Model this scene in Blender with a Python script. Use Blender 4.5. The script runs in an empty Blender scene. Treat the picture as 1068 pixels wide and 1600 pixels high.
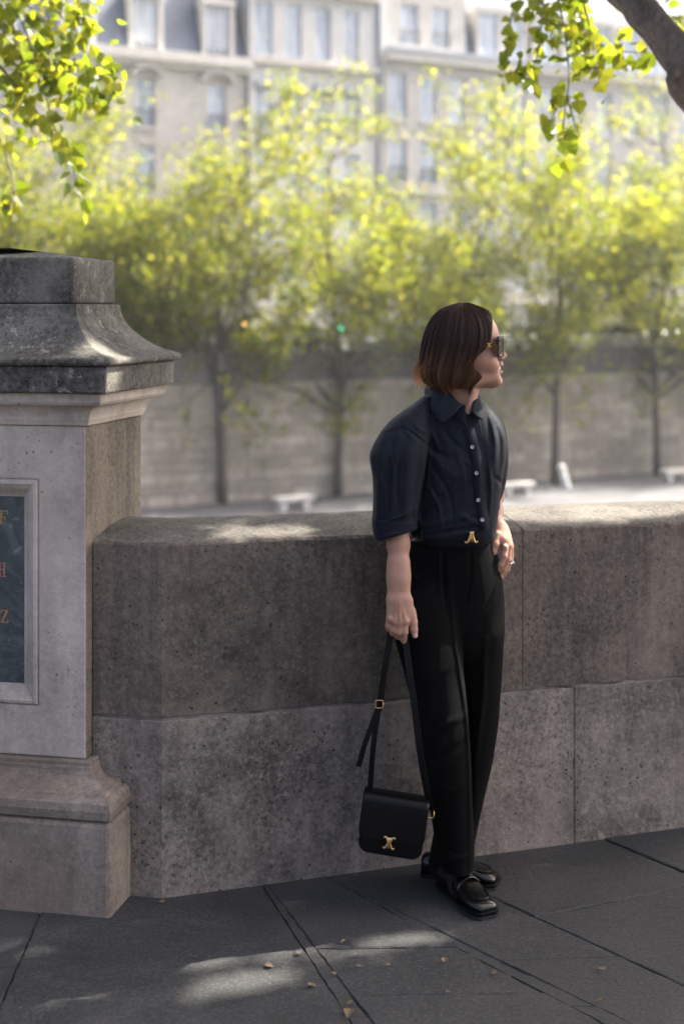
import bpy, bmesh, math, random
import numpy as np
from mathutils import Vector, Matrix

random.seed(7)
RNG = np.random.default_rng(11)
scene = bpy.context.scene
COL = scene.collection

# ---------------------------------------------------------------- camera
CAM_H = 1.636
FPX = 2225.0            # focal length in photo pixels (50 mm on a 24 mm wide frame)
cam_d = bpy.data.cameras.new('camera')
cam = bpy.data.objects.new('camera', cam_d)
COL.objects.link(cam)
cam.location = (0, 0, CAM_H)
cam.rotation_euler = (math.radians(90), 0, 0)
cam_d.sensor_fit = 'HORIZONTAL'
cam_d.sensor_width = 24.0
cam_d.lens = 50.0
cam_d.shift_y = -310.0 / 1068.0
cam_d.clip_start = 0.05
cam_d.clip_end = 3000
cam_d.dof.use_dof = True
cam_d.dof.focus_distance = 3.92
cam_d.dof.aperture_fstop = 2.2
scene.camera = cam

# ---------------------------------------------------------------- light
SUN_AZ, SUN_EL = math.radians(63), math.radians(48)      # azimuth to the right of the view direction
SUN = np.array([math.cos(SUN_EL) * math.sin(SUN_AZ), math.cos(SUN_EL) * math.cos(SUN_AZ), math.sin(SUN_EL)])
world = bpy.data.worlds.new('World')
scene.world = world
world.use_nodes = True
wn = world.node_tree.nodes
wl = world.node_tree.links
wn.clear()
wo = wn.new('ShaderNodeOutputWorld')
wb = wn.new('ShaderNodeBackground')
sky = wn.new('ShaderNodeTexSky')
sky.sky_type = 'NISHITA'
sky.sun_disc = False
sky.sun_elevation = SUN_EL
sky.sun_rotation = SUN_AZ
sky.air_density = 0.42
sky.dust_density = 7.0
sky.ozone_density = 0.3
wb.inputs['Strength'].default_value = 0.11
wl.new(sky.outputs[0], wb.inputs[0])
wl.new(wb.outputs[0], wo.inputs[0])
sun_d = bpy.data.lights.new('sun', 'SUN')
sun_d.energy = 4.0
sun_d.angle = math.radians(0.53)
sun_d.color = (1.0, 0.94, 0.84)
sun_o = bpy.data.objects.new('sun', sun_d)
COL.objects.link(sun_o)
sun_o.rotation_euler = Vector(SUN).to_track_quat('Z', 'Y').to_euler()
sun_o.location = (10, 10, 20)
scene.view_settings.view_transform = 'Standard'
scene.view_settings.look = 'None'
scene.view_settings.exposure = 2.36
scene.view_settings.gamma = 1.0
scene.view_settings.use_curve_mapping = False
cy = scene.cycles
cy.max_bounces = 6; cy.diffuse_bounces = 3; cy.glossy_bounces = 2; cy.transmission_bounces = 4; cy.transparent_max_bounces = 4; cy.volume_bounces = 0

# ---------------------------------------------------------------- helpers
def W(x, y, d):
    """photo measurement (column, row) at a depth in metres -> point of the place"""
    return np.array([(x - 534.0) / FPX * d, d, CAM_H - (y - 490.0) / FPX * d])

def G(x, y):
    """a point of the pavement"""
    d = CAM_H * FPX / (y - 490.0)
    return np.array([(x - 534.0) / FPX * d, d, 0.0])

def tag(o, label=None, cat=None, group=None, kind=None):
    if label: o['label'] = label
    if cat: o['category'] = cat
    if group: o['group'] = group
    if kind: o['kind'] = kind
    return o

def empty(name, loc=(0, 0, 0)):
    o = bpy.data.objects.new(name, None)
    COL.objects.link(o)
    o.location = loc
    o.empty_display_size = 0.1
    return o

def par(o, parent):
    if parent is not None:
        o.parent = parent
        o.matrix_parent_inverse = Matrix.Translation(-Vector(parent.location))
    return o

def mk(name, verts, faces, mat, parent=None, smooth=False, bevel=0.0, seg=2):
    me = bpy.data.meshes.new(name)
    me.from_pydata([tuple(map(float, v)) for v in verts], [], [tuple(f) for f in faces])
    me.update()
    bm = bmesh.new(); bm.from_mesh(me)
    bmesh.ops.recalc_face_normals(bm, faces=bm.faces)
    bm.to_mesh(me); bm.free()
    if smooth:
        me.polygons.foreach_set('use_smooth', [True] * len(me.polygons))
    if mat: me.materials.append(mat)
    o = bpy.data.objects.new(name, me)
    COL.objects.link(o)
    if bevel > 0:
        m = o.modifiers.new('bevel', 'BEVEL'); m.width = bevel; m.segments = seg
        m.limit_method = 'ANGLE'; m.angle_limit = math.radians(35)
    return par(o, parent)

def mk_np(name, V, F, mat, parent=None, smooth=True):
    """fast mesh from numpy arrays; F is (n,3) or (n,4)"""
    me = bpy.data.meshes.new(name)
    V = np.asarray(V, np.float32); F = np.asarray(F, np.int32)
    k = F.shape[1]
    me.vertices.add(len(V)); me.vertices.foreach_set('co', V.ravel())
    me.loops.add(F.size); me.loops.foreach_set('vertex_index', F.ravel())
    me.polygons.add(len(F))
    me.polygons.foreach_set('loop_start', np.arange(0, F.size, k, dtype=np.int32))
    me.polygons.foreach_set('use_smooth', np.full(len(F), smooth, dtype=bool))
    me.update(calc_edges=True)
    me.validate()
    if mat: me.materials.append(mat)
    o = bpy.data.objects.new(name, me)
    COL.objects.link(o)
    return par(o, parent)

class MB:
    """collects boxes, prisms and tubes; build() links them as ONE mesh object"""
    def __init__(s): s.v = []; s.f = []
    def add(s, vs, fs):
        n = len(s.v); s.v += [tuple(map(float, p)) for p in vs]; s.f += [tuple(i + n for i in f) for f in fs]
    def hexa(s, p):
        s.add(p, [(0, 1, 2, 3), (7, 6, 5, 4), (0, 4, 5, 1), (1, 5, 6, 2), (2, 6, 7, 3), (3, 7, 4, 0)])
    def box(s, lo, hi, fr=None):
        x0, y0, z0 = lo; x1, y1, z1 = hi
        p = [(x0, y0, z0), (x1, y0, z0), (x1, y1, z0), (x0, y1, z0), (x0, y0, z1), (x1, y0, z1), (x1, y1, z1), (x0, y1, z1)]
        if fr: p = [fr(*q) for q in p]
        s.hexa(p)
    def tube(s, pts, rad, n=8, cap=True):
        pts = [Vector(p) for p in pts]
        if not hasattr(rad, '__len__'): rad = [rad] * len(pts)
        base = len(s.v); up = Vector((0.31, 0.17, 0.93)).normalized()
        prev = None
        for i, p in enumerate(pts):
            t = (pts[min(i + 1, len(pts) - 1)] - pts[max(i - 1, 0)]).normalized()
            a = prev if prev is not None else t.orthogonal()
            a = (a - t * a.dot(t)).normalized(); prev = a
            b = t.cross(a)
            for k in range(n):
                w = 2 * math.pi * k / n
                q = p + (a * math.cos(w) + b * math.sin(w)) * rad[i]
                s.v.append(tuple(q))
        for i in range(len(pts) - 1):
            for k in range(n):
                s.f.append((base + i * n + k, base + i * n + (k + 1) % n, base + (i + 1) * n + (k + 1) % n, base + (i + 1) * n + k))
        if cap:
            s.f.append(tuple(base + k for k in range(n))[::-1])
            e = base + (len(pts) - 1) * n
            s.f.append(tuple(e + k for k in range(n)))
    def ribbon(s, pts, wdir, w, t):
        """strip of rectangular section along pts, wdir = width direction"""
        pts = [Vector(p) for p in pts]; base = len(s.v); n = len(pts)
        for i, p in enumerate(pts):
            tan = (pts[min(i + 1, n - 1)] - pts[max(i - 1, 0)]).normalized()
            wd = Vector(wdir[i] if isinstance(wdir, list) else wdir)
            wd = (wd - tan * wd.dot(tan)).normalized(); nd = tan.cross(wd)
            for a, b in ((-1, -1), (1, -1), (1, 1), (-1, 1)):
                s.v.append(tuple(p + wd * (a * w / 2) + nd * (b * t / 2)))
        for i in range(n - 1):
            for k in range(4):
                s.f.append((base + i * 4 + k, base + i * 4 + (k + 1) % 4, base + i * 4 + 4 + (k + 1) % 4, base + i * 4 + 4 + k))
        s.f.append((base + 3, base + 2, base + 1, base)); e = base + (n - 1) * 4
        s.f.append((e, e + 1, e + 2, e + 3))
    def build(s, name, mat, parent=None, smooth=False, bevel=0.0, seg=2):
        return mk(name, s.v, s.f, mat, parent, smooth, bevel, seg)

def spline(pts, n):
    """Catmull-Rom through pts, n samples per span"""
    P = [np.array(p, float) for p in pts]; P = [2 * P[0] - P[1]] + P + [2 * P[-1] - P[-2]]
    out = []
    for i in range(1, len(P) - 2):
        for k in range(n):
            t = k / n
            out.append(0.5 * ((2 * P[i]) + (-P[i - 1] + P[i + 1]) * t + (2 * P[i - 1] - 5 * P[i] + 4 * P[i + 1] - P[i + 2]) * t * t
                              + (-P[i - 1] + 3 * P[i] - 3 * P[i + 1] + P[i + 2]) * t ** 3))
    out.append(P[-2])
    return out

# ---------------------------------------------------------------- materials
class Mat:
    def __init__(s, name):
        s.m = bpy.data.materials.new(name); s.m.use_nodes = True
        s.t = s.m.node_tree; s.t.nodes.clear()
        s.out = s.N('ShaderNodeOutputMaterial')
        s.b = s.N('ShaderNodeBsdfPrincipled')
        s.L(s.b.outputs[0], s.out.inputs[0])
    def N(s, ty, **kw):
        n = s.t.nodes.new(ty)
        for k, v in kw.items(): setattr(n, k, v)
        return n
    def L(s, a, b): s.t.links.new(a, b)
    def set(s, **kw):
        for k, v in kw.items():
            s.b.inputs[k.replace('_', ' ')].default_value = v
    def coord(s, scale=(1, 1, 1), kind='Object', rot=(0, 0, 0)):
        tc = s.N('ShaderNodeTexCoord'); mp = s.N('ShaderNodeMapping')
        mp.inputs['Scale'].default_value = scale; mp.inputs['Rotation'].default_value = rot
        s.L(tc.outputs[kind], mp.inputs[0]); return mp.outputs[0]
    def noise(s, vec, scale, detail=5, rough=0.6, dist=0.0):
        n = s.N('ShaderNodeTexNoise'); n.inputs['Scale'].default_value = scale
        n.inputs['Detail'].default_value = detail; n.inputs['Roughness'].default_value = rough
        n.inputs['Distortion'].default_value = dist
        if vec is not None: s.L(vec, n.inputs['Vector'])
        return n.outputs[0]
    def ramp(s, fac, stops):
        r = s.N('ShaderNodeValToRGB'); e = r.color_ramp.elements
        while len(e) < len(stops): e.new(0.5)
        for i, (p, c) in enumerate(stops):
            e[i].position = p
            e[i].color = (c, c, c, 1) if not hasattr(c, '__len__') else tuple(c) + (1,)
        s.L(fac, r.inputs[0]); return r.outputs[0]
    def mix(s, fac, a, b, mode='MIX'):
        m = s.N('ShaderNodeMix', data_type='RGBA', blend_type=mode)
        for sock, v in ((m.inputs[0], fac), (m.inputs[6], a), (m.inputs[7], b)):
            if hasattr(v, 'is_output') or hasattr(v, 'links'): s.L(v, sock)
            elif hasattr(v, '__len__'): sock.default_value = tuple(v) + ((1,) if len(v) == 3 else ())
            else: sock.default_value = v
        return m.outputs[2]
    def math(s, op, a, b=0.0):
        m = s.N('ShaderNodeMath', operation=op)
        for sock, v in ((m.inputs[0], a), (m.inputs[1], b)):
            if hasattr(v, 'links'): s.L(v, sock)
            else: sock.default_value = v
        return m.outputs[0]
    def bump(s, h, strength=0.4, dist=0.01):
        b = s.N('ShaderNodeBump'); b.inputs['Strength'].default_value = strength
        b.inputs['Distance'].default_value = dist
        s.L(h, b.inputs['Height']); s.L(b.outputs[0], s.b.inputs['Normal']); return b
    def color(s, c): s.L(c, s.b.inputs['Base Color'])

def plain(name, col, rough=0.6, metal=0.0, spec=0.5, var=0.08, scale=40):
    m = Mat(name); m.set(Roughness=rough, Metallic=metal)
    m.b.inputs['Specular IOR Level'].default_value = spec
    n = m.noise(m.coord(), scale, 4)
    a = tuple(c * (1 - var) for c in col); b = tuple(min(1, c * (1 + var)) for c in col)
    m.color(m.ramp(n, [(0.3, a), (0.7, b)]))
    return m.m

def stone(name, light, dark, patch=2.2, lo=0.36, hi=0.62, warm=None, streak=0.5, pits=0.6, lichen=0.0, bump=0.35, fine=70, rough=0.85, gr=1.0, island=0.0):
    m = Mat(name); m.set(Roughness=rough); m.b.inputs['Specular IOR Level'].default_value = 0.25
    c = m.coord(); cs = m.coord((3.2, 3.2, 0.35))
    p1 = m.noise(c, patch, 8, 0.68, 0.25)
    p2 = m.noise(c, patch * 14, 6, 0.75)
    grain = m.noise(c, fine, 6, 0.8)
    zone = m.ramp(m.noise(c, patch * 1.1, 3, 0.6), [(0.38, 0.15), (0.62, 1.0)])
    sfac = m.noise(cs, 2.6, 6, 0.65)
    # big blotches broken up by the finer noise
    f = m.math('ADD', m.math('MULTIPLY', p1, 0.72), m.math('MULTIPLY', p2, 0.28))
    col = m.mix(m.ramp(f, [(lo, 1.0), (hi, 0.0)]), light, dark)
    if warm is not None:
        col = m.mix(m.ramp(m.noise(c, patch * 0.6, 4, 0.5), [(0.5, 0.0), (0.68, 0.75)]), col, warm)
    col = m.mix(m.math('MULTIPLY', m.ramp(sfac, [(0.48, 0.0), (0.66, 1.0)]), streak), col, tuple(x * 0.9 for x in dark))
    col = m.mix(m.math('MULTIPLY', zone, m.ramp(grain, [(0.34, 0.85 * gr), (0.5, 0.0)])), col, tuple(x * 0.4 for x in dark))
    col = m.mix(m.ramp(grain, [(0.53, 0.0), (0.68, 0.45 * gr)]), col, tuple(min(1, x * 1.5) for x in light))
    vo = m.N('ShaderNodeTexVoronoi'); vo.inputs['Scale'].default_value = 42; m.L(c, vo.inputs['Vector'])
    gate = m.ramp(m.noise(c, 6, 4), [(0.47, 0.0), (0.6, 1.0)])
    pit = m.math('MULTIPLY', m.ramp(vo.outputs['Distance'], [(0.1, 1.0), (0.2, 0.0)]), gate)
    col = m.mix(m.math('MULTIPLY', pit, pits), col, tuple(x * 0.3 for x in dark))
    if lichen > 0:
        v2 = m.noise(c, 30, 7, 0.75); g2 = m.noise(c, 5, 3)
        lf = m.math('MULTIPLY', m.ramp(v2, [(0.56, 0.0), (0.62, 1.0)]), m.ramp(g2, [(0.42, 0.0), (0.6, 1.0)]))
        col = m.mix(m.math('MULTIPLY', lf, lichen), col, tuple(min(1, x * 1.5) for x in light))
    if island > 0:
        gi = m.N('ShaderNodeNewGeometry'); og = m.N('ShaderNodeObjectInfo'); col = m.mix(m.math('MULTIPLY', og.outputs['Random'], island * 1.2), col, dark); col = m.mix(m.math('MULTIPLY', gi.outputs['Random Per Island'], island), col, tuple(x * 0.8 for x in dark))
    m.color(col)
    h = m.math('SUBTRACT', m.math('ADD', m.math('MULTIPLY', grain, 0.8), p2), m.math('MULTIPLY', pit, 0.9))
    m.bump(h, bump, 0.006)
    return m.m

def leaf_mat(name, cols, trans, glow=0.55):
    m = Mat(name)
    g = m.N('ShaderNodeNewGeometry'); oi = m.N('ShaderNodeObjectInfo')
    r = m.math('FRACT', m.math('ADD', g.outputs['Random Per Island'], m.math('MULTIPLY', oi.outputs['Random'], 3.7)))
    n = len(cols)
    c1 = m.ramp(r, [(i / (n - 1), c) for i, c in enumerate(cols)])
    c2 = m.ramp(r, [(i / (n - 1), c) for i, c in enumerate(trans)])
    m.color(c1); m.set(Roughness=0.42); m.b.inputs['Specular IOR Level'].default_value = 0.45
    t = m.N('ShaderNodeBsdfTranslucent'); m.L(c2, t.inputs[0])
    mx = m.N('ShaderNodeMixShader'); mx.inputs[0].default_value = glow
    m.L(m.b.outputs[0], mx.inputs[1]); m.L(t.outputs[0], mx.inputs[2]); m.L(mx.outputs[0], m.out.inputs[0])
    return m.m

M = {}
M['wall_stone'] = stone('parapet stone', (0.23, 0.187, 0.15), (0.062, 0.054, 0.045), 1.7, 0.40, 0.60, (0.2, 0.157, 0.128), 0.65, 0.8, 0.3, 0.6)
M['wall_stone2'] = stone('parapet stone lower', (0.335, 0.284, 0.236), (0.088, 0.079, 0.067), 2.2, 0.38, 0.58, (0.33, 0.262, 0.22), 0.5, 0.85, 0.3, 0.6)
M['mortar'] = plain('mortar', (0.2, 0.175, 0.15), 0.9, var=0.7, scale=9)
M['wall_top'] = stone('sun toned parapet top', (0.17, 0.155, 0.132), (0.075, 0.068, 0.058), 3.0, 0.4, 0.6, None, 0.0, 0.7, 0.4, 0.7)  # separate tone for the top faces, sun and sky light put into the colour
M['pillar'] = stone('pillar limestone', (0.61, 0.53, 0.45), (0.25, 0.212, 0.175), 1.9, 0.34, 0.6, (0.5, 0.42, 0.36), 0.35, 0.7, 0.0, 0.25, gr=0.28)
M['pillar_foot'] = stone('pillar plinth limestone', (0.36, 0.295, 0.235), (0.13, 0.11, 0.093), 2.4, 0.38, 0.6, (0.27, 0.195, 0.135), 0.4, 0.6, 0.0, 0.3, gr=0.6)
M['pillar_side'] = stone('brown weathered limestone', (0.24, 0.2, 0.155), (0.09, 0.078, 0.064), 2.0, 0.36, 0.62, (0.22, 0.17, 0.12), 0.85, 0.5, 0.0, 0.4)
M['cap'] = stone('weathered cap stone', (0.21, 0.195, 0.165), (0.06, 0.056, 0.05), 4.5, 0.4, 0.58, None, 0.35, 0.5, 1.0, 0.8)
M['bed'] = plain('joint dirt', (0.03, 0.028, 0.025), 0.95, var=0.9, scale=14)
def slab_mat():
    m = Mat('pavement stone'); m.b.inputs['Specular IOR Level'].default_value = 0.35
    c = m.coord(); oi = m.N('ShaderNodeObjectInfo')
    p = m.noise(c, 3.0, 8, 0.7, 0.3); g = m.noise(c, 110, 6, 0.8); q = m.noise(c, 22, 6, 0.7)
    col = m.ramp(p, [(0.28, (0.025, 0.026, 0.027)), (0.5, (0.042, 0.043, 0.043)), (0.72, (0.072, 0.07, 0.068))])
    col = m.mix(m.math('MULTIPLY', oi.outputs['Random'], 0.35), col, (0.05, 0.05, 0.052))
    col = m.mix(m.ramp(g, [(0.33, 0.8), (0.5, 0.0)]), col, (0.02, 0.02, 0.02))
    col = m.mix(m.ramp(g, [(0.53, 0.0), (0.7, 0.6)]), col, (0.17, 0.16, 0.15))
    col = m.mix(m.ramp(q, [(0.6, 0.0), (0.7, 0.6)]), col, (0.025, 0.023, 0.021))
    m.color(col)
    m.L(m.ramp(p, [(0.3, 0.6), (0.7, 0.82)]), m.b.inputs['Roughness'])
    m.bump(m.math('ADD', m.math('ADD', m.math('MULTIPLY', g, 0.6), q), m.math('MULTIPLY', p, 1.5)), 0.6, 0.01)
    return m.m
M['slab'] = slab_mat()
M['facade'] = stone('pale facade limestone', (0.6, 0.58, 0.545), (0.44, 0.425, 0.4), 0.35, 0.3, 0.6, None, 0.12, 0.0, 0.0, 0.1, 6)
M['facade_w'] = stone('white rendered facade', (0.66, 0.65, 0.63), (0.53, 0.52, 0.5), 0.3, 0.25, 0.55, None, 0.08, 0.0, 0.0, 0.1, 6)
M['facade_b'] = stone('beige facade limestone', (0.6, 0.57, 0.52), (0.43, 0.405, 0.37), 0.35, 0.3, 0.6, None, 0.12, 0.0, 0.0, 0.1, 6)
M['trim'] = plain('cornice stone', (0.62, 0.595, 0.55), 0.85, var=0.12, scale=3)
M['slate'] = plain('roof slate', (0.1, 0.125, 0.165), 0.55, var=0.25, scale=4)
M['zinc'] = plain('zinc roof', (0.36, 0.39, 0.43), 0.45, 0.2, var=0.12, scale=2)
M['frame_white'] = plain('white window paint', (0.74, 0.74, 0.72), 0.6, var=0.05)
M['iron'] = plain('dark ironwork', (0.03, 0.032, 0.035), 0.5, var=0.2)
m = Mat('window glass over curtains'); m.set(Roughness=0.08); m.b.inputs['Specular IOR Level'].default_value = 0.9
m.color(m.ramp(m.noise(m.coord((1, 1, 0.3)), 1.6, 3), [(0.35, (0.3, 0.38, 0.47)), (0.6, (0.62, 0.69, 0.77))])); M['pane'] = m.m
m = Mat('dark shop glass'); m.set(Roughness=0.1); m.b.inputs['Specular IOR Level'].default_value = 0.7
m.color(m.ramp(m.noise(m.coord(), 0.8, 3), [(0.4, (0.02, 0.025, 0.03)), (0.65, (0.09, 0.1, 0.11))])); M['pane_dark'] = m.m
M['awning'] = plain('dark awning cloth', (0.02, 0.022, 0.026), 0.8, var=0.2)
M['quay_stone'] = stone('river wall limestone', (0.62, 0.56, 0.47), (0.22, 0.195, 0.16), 0.3, 0.36, 0.6, None, 0.75, 0.0, 0.0, 0.3, 8, island=0.5)
M['quay_dark'] = stone('blackened coping stone', (0.17, 0.165, 0.155), (0.06, 0.06, 0.058), 0.4, 0.36, 0.62, None, 0.5, 0.0, 0.0, 0.3, 8)
M['quay_ground'] = stone('quay paving', (0.125, 0.127, 0.132), (0.075, 0.076, 0.079), 0.5, 0.3, 0.6, None, 0.0, 0.0, 0.0, 0.15, 10)
M['street'] = plain('asphalt', (0.06, 0.06, 0.062), 0.85, var=0.25, scale=6)
m = Mat('river water'); m.set(Roughness=0.06); m.b.inputs['Base Color'].default_value = (0.03, 0.045, 0.035, 1); m.bump(m.noise(m.coord(), 0.9, 4), 0.25, 0.2); M['water'] = m.m
def bark(name, a, b, sc=1.0):
    m = Mat(name); m.set(Roughness=0.9); c = m.coord((9 * sc, 9 * sc, 1.6 * sc)); n = m.noise(c, 2.2, 8, 0.7, 0.6); g = m.noise(m.coord(), 40 * sc, 6, 0.7)
    col = m.ramp(n, [(0.3, a), (0.65, b)]); col = m.mix(m.ramp(g, [(0.3, 0.6), (0.5, 0)]), col, tuple(x * 0.4 for x in a)); m.color(col)
    m.bump(m.math('ADD', n, m.math('MULTIPLY', g, 0.5)), 0.9, 0.02 / sc); return m.m
M['bark'] = bark('poplar bark', (0.09, 0.072, 0.062), (0.26, 0.215, 0.19))
M['bark_far'] = bark('quay tree bark', (0.05, 0.044, 0.04), (0.12, 0.105, 0.095), 0.5)
M['leaf_far'] = leaf_mat('quay tree leaf', [(0.05, 0.07, 0.012), (0.08, 0.095, 0.016), (0.12, 0.115, 0.018)], [(0.17, 0.25, 0.015), (0.36, 0.41, 0.025), (0.6, 0.54, 0.04)], 0.55)
M['leaf'] = leaf_mat('poplar leaf', [(0.05, 0.08, 0.014), (0.07, 0.1, 0.018), (0.11, 0.12, 0.02)], [(0.22, 0.3, 0.015), (0.32, 0.38, 0.02), (0.48, 0.46, 0.03)], 0.5)
M['dry_leaf'] = plain('dry leaf', (0.15, 0.105, 0.06), 0.8, var=0.4, scale=60)
def skin_mat():
    m = Mat('skin'); m.set(Roughness=0.48); m.b.inputs['Specular IOR Level'].default_value = 0.4
    a = m.N('ShaderNodeAttribute', attribute_name='tint'); c = m.coord()
    base = m.ramp(m.noise(c, 28, 5), [(0.3, (0.39, 0.208, 0.138)), (0.7, (0.46, 0.256, 0.178))])
    sep = m.N('ShaderNodeSeparateColor'); m.L(a.outputs['Color'], sep.inputs[0])
    col = m.mix(sep.outputs[0], base, (0.42, 0.13, 0.12))
    col = m.mix(sep.outputs[1], col, (0.66, 0.42, 0.36))
    m.color(col); m.set(Subsurface_Weight=0.12); m.b.inputs['Subsurface Radius'].default_value = (0.012, 0.005, 0.003)
    m.bump(m.noise(c, 260, 4, 0.6), 0.12, 0.002); return m.m
M['skin'] = skin_mat()
def cloth(name, a, b, rough, sheen, wr, weave=900, ws=0.15, spec=0.12):
    m = Mat(name); m.set(Roughness=rough); m.b.inputs['Specular IOR Level'].default_value = spec
    m.set(Sheen_Weight=sheen, Sheen_Roughness=0.4)
    c = m.coord(); n = m.noise(m.coord((1, 1, 0.42)), 13, 4, 0.5, 1.2); w = m.noise(c, weave, 2)
    m.color(m.ramp(m.noise(c, 14, 4), [(0.3, a), (0.7, b)]))
    m.bump(m.math('ADD', m.math('MULTIPLY', n, wr), m.math('MULTIPLY', w, ws)), 0.6, 0.014); return m.m
M['shirt'] = cloth('navy cotton poplin', (0.0046, 0.0074, 0.0132), (0.006, 0.0095, 0.0165), 0.68, 0.03, 1.0, 900, 0.05, 0.2)
M['wool'] = cloth('black wool', (0.001, 0.0011, 0.0013), (0.0015, 0.0016, 0.0018), 0.85, 0.0, 0.35, 900, 0.15, 0.1)
M['sock'] = plain('sheer plum sock', (0.012, 0.007, 0.0085), 0.8)
m = Mat('black polished leather'); m.set(Roughness=0.26); m.b.inputs['Base Color'].default_value = (0.002, 0.002, 0.0024, 1); m.bump(m.noise(m.coord(), 90, 4), 0.08, 0.003); M['shoe'] = m.m
m = Mat('black calf leather'); m.set(Roughness=0.42); m.b.inputs['Specular IOR Level'].default_value = 0.22; m.b.inputs['Base Color'].default_value = (0.0014, 0.0014, 0.0016, 1); m.bump(m.noise(m.coord(), 350, 3), 0.1, 0.002); M['leather'] = m.m
M['gold'] = plain('brushed gold', (0.72, 0.46, 0.2), 0.28, 1.0, var=0.1)
M['silver'] = plain('silver ring', (0.75, 0.73, 0.7), 0.2, 1.0)
M['button'] = plain('smoke pearl button', (0.3, 0.3, 0.31), 0.25, 0.0, 0.8, var=0.25, scale=300)
M['teeth'] = plain('teeth', (0.8, 0.77, 0.72), 0.3)
m = Mat('tortoiseshell'); m.set(Roughness=0.15); m.color(m.ramp(m.noise(m.coord(), 120, 3), [(0.4, (0.01, 0.007, 0.005)), (0.62, (0.12, 0.05, 0.012))])); M['tortoise'] = m.m
m = Mat('dark lens'); m.set(Roughness=0.04); m.b.inputs['Base Color'].default_value = (0.012, 0.014, 0.01, 1); m.b.inputs['Specular IOR Level'].default_value = 0.3; M['lens'] = m.m
def hair_mat():
    m = Mat('brown hair'); m.set(Roughness=0.38); m.b.inputs['Specular IOR Level'].default_value = 0.3
    a = m.N('ShaderNodeAttribute', attribute_name='tint'); m.L(a.outputs['Color'], m.b.inputs['Base Color'])
    t = m.N('ShaderNodeBsdfTranslucent'); m.L(a.outputs['Color'], t.inputs[0])
    mx = m.N('ShaderNodeMixShader'); mx.inputs[0].default_value = 0.25
    m.L(m.b.outputs[0], mx.inputs[1]); m.L(t.outputs[0], mx.inputs[2]); m.L(mx.outputs[0], m.out.inputs[0]); return m.m
M['hair'] = hair_mat()
m = Mat('green marble plaque'); m.set(Roughness=0.3)
c = m.coord(); n = m.noise(c, 7, 9, 0.7, 1.6); n2 = m.noise(c, 16, 6, 0.7, 2.2)
col = m.ramp(n, [(0.3, (0.022, 0.034, 0.035)), (0.5, (0.055, 0.075, 0.077)), (0.68, (0.13, 0.155, 0.158))])
m.color(m.mix(m.ramp(n2, [(0.6, 0.0), (0.68, 0.6)]), col, (0.3, 0.33, 0.33))); M['marble'] = m.m
M['letter_gold'] = plain('faded gilt letter', (0.42, 0.25, 0.1), 0.5, 0.3, var=0.3, scale=200)
M['letter_red'] = plain('faded red gilt letter', (0.42, 0.2, 0.15), 0.6, 0.1, var=0.3, scale=200)
# ================================================================ SETTING (near)
def V3(a, z): return (a[0], a[1], z)
f1 = np.array([0.980, -0.201]); sd = np.array([0.201, 0.980])       # pillar front axis (to the right) and depth axis
KINK = np.array([-0.503, 3.98]); WD = np.array([0.9455, 0.3256]); WN = np.array([-0.3256, 0.9455])   # main parapet line, WN away from the street
PC = np.array([-0.7146, 3.98])                                      # front right corner of the pillar shaft

pv = MB(); pv.add([(-40, -40, -0.0065), (40, -40, -0.0065), (40, 3.0 + 12, -0.0065), (40, 17, -0.0065), (-0.5, 4.05, -0.0065), (-0.7, 4.1, -0.0065), (-8, 5.6, -0.0065), (-40, 12, -0.0065)],
                  [(0, 1, 2, 3, 4, 5, 6, 7)])
tag(pv.build('pavement', M['bed']), kind='structure')
pavement = bpy.data.objects['pavement']
# slab columns: joint lines in plan (x at y=4.6, x at y=2.0); cross joints per column
def line_fn(p, q):
    return lambda y: p[0] + (q[0] - p[0]) * (y - p[1]) / (q[1] - p[1])
jl = [line_fn((-2.75, 4.2), (-2.7, 3.0)), line_fn((-1.7, 4.2), (-1.66, 3.0)), line_fn((-0.822, 3.88), (-0.806, 3.37)), line_fn((-0.184, 3.935), (0.0, 3.355)), line_fn((-0.165, 3.94), (0.045, 3.355)),
      line_fn((0.055, 4.0), (0.60, 3.279)), line_fn((0.066, 4.01), (0.665, 3.279)), line_fn((0.431, 3.978), (0.832, 3.467)), line_fn((0.98, 4.2), (1.5, 3.45)), line_fn((1.9, 4.5), (2.4, 3.6)), line_fn((2.9, 4.9), (3.4, 4.0))]
cross = [[3.3, 2.5], [3.55, 2.8], [3.24, 2.45], [3.31, 2.6], [3.67, 3.415, 2.7], [3.52, 3.36, 2.9], [3.60, 3.0], [3.86, 3.1], [3.7, 2.9], [3.9, 3.0]]
tilt = [0.0, 0.02, 0.0, 0.0, 0.03, 0.0, 0.08, 0.35, 0.5, 0.1]
def clip_to_wall(poly):
    """keep the part of a plan polygon on the street side of the parapet foot"""
    out = []
    def side(p):
        a = (np.array(p) - KINK) @ WN
        b = (np.array(p) - KINK) @ sd
        return min(a, b) - 0.02
    n = len(poly)
    for i in range(n):
        p, q = poly[i], poly[(i + 1) % n]; sp, sq = side(p), side(q)
        if sp <= 0: out.append(p)
        if sp * sq < 0:
            lo, hi = 0.0, 1.0
            for _ in range(30):
                mid = (lo + hi) / 2; s = side((p[0] + (q[0] - p[0]) * mid, p[1] + (q[1] - p[1]) * mid))
                if (s <= 0) == (sp <= 0): lo = mid
                else: hi = mid
            out.append((p[0] + (q[0] - p[0]) * lo, p[1] + (q[1] - p[1]) * lo))
    return out
rs = random.Random(3)
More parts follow.
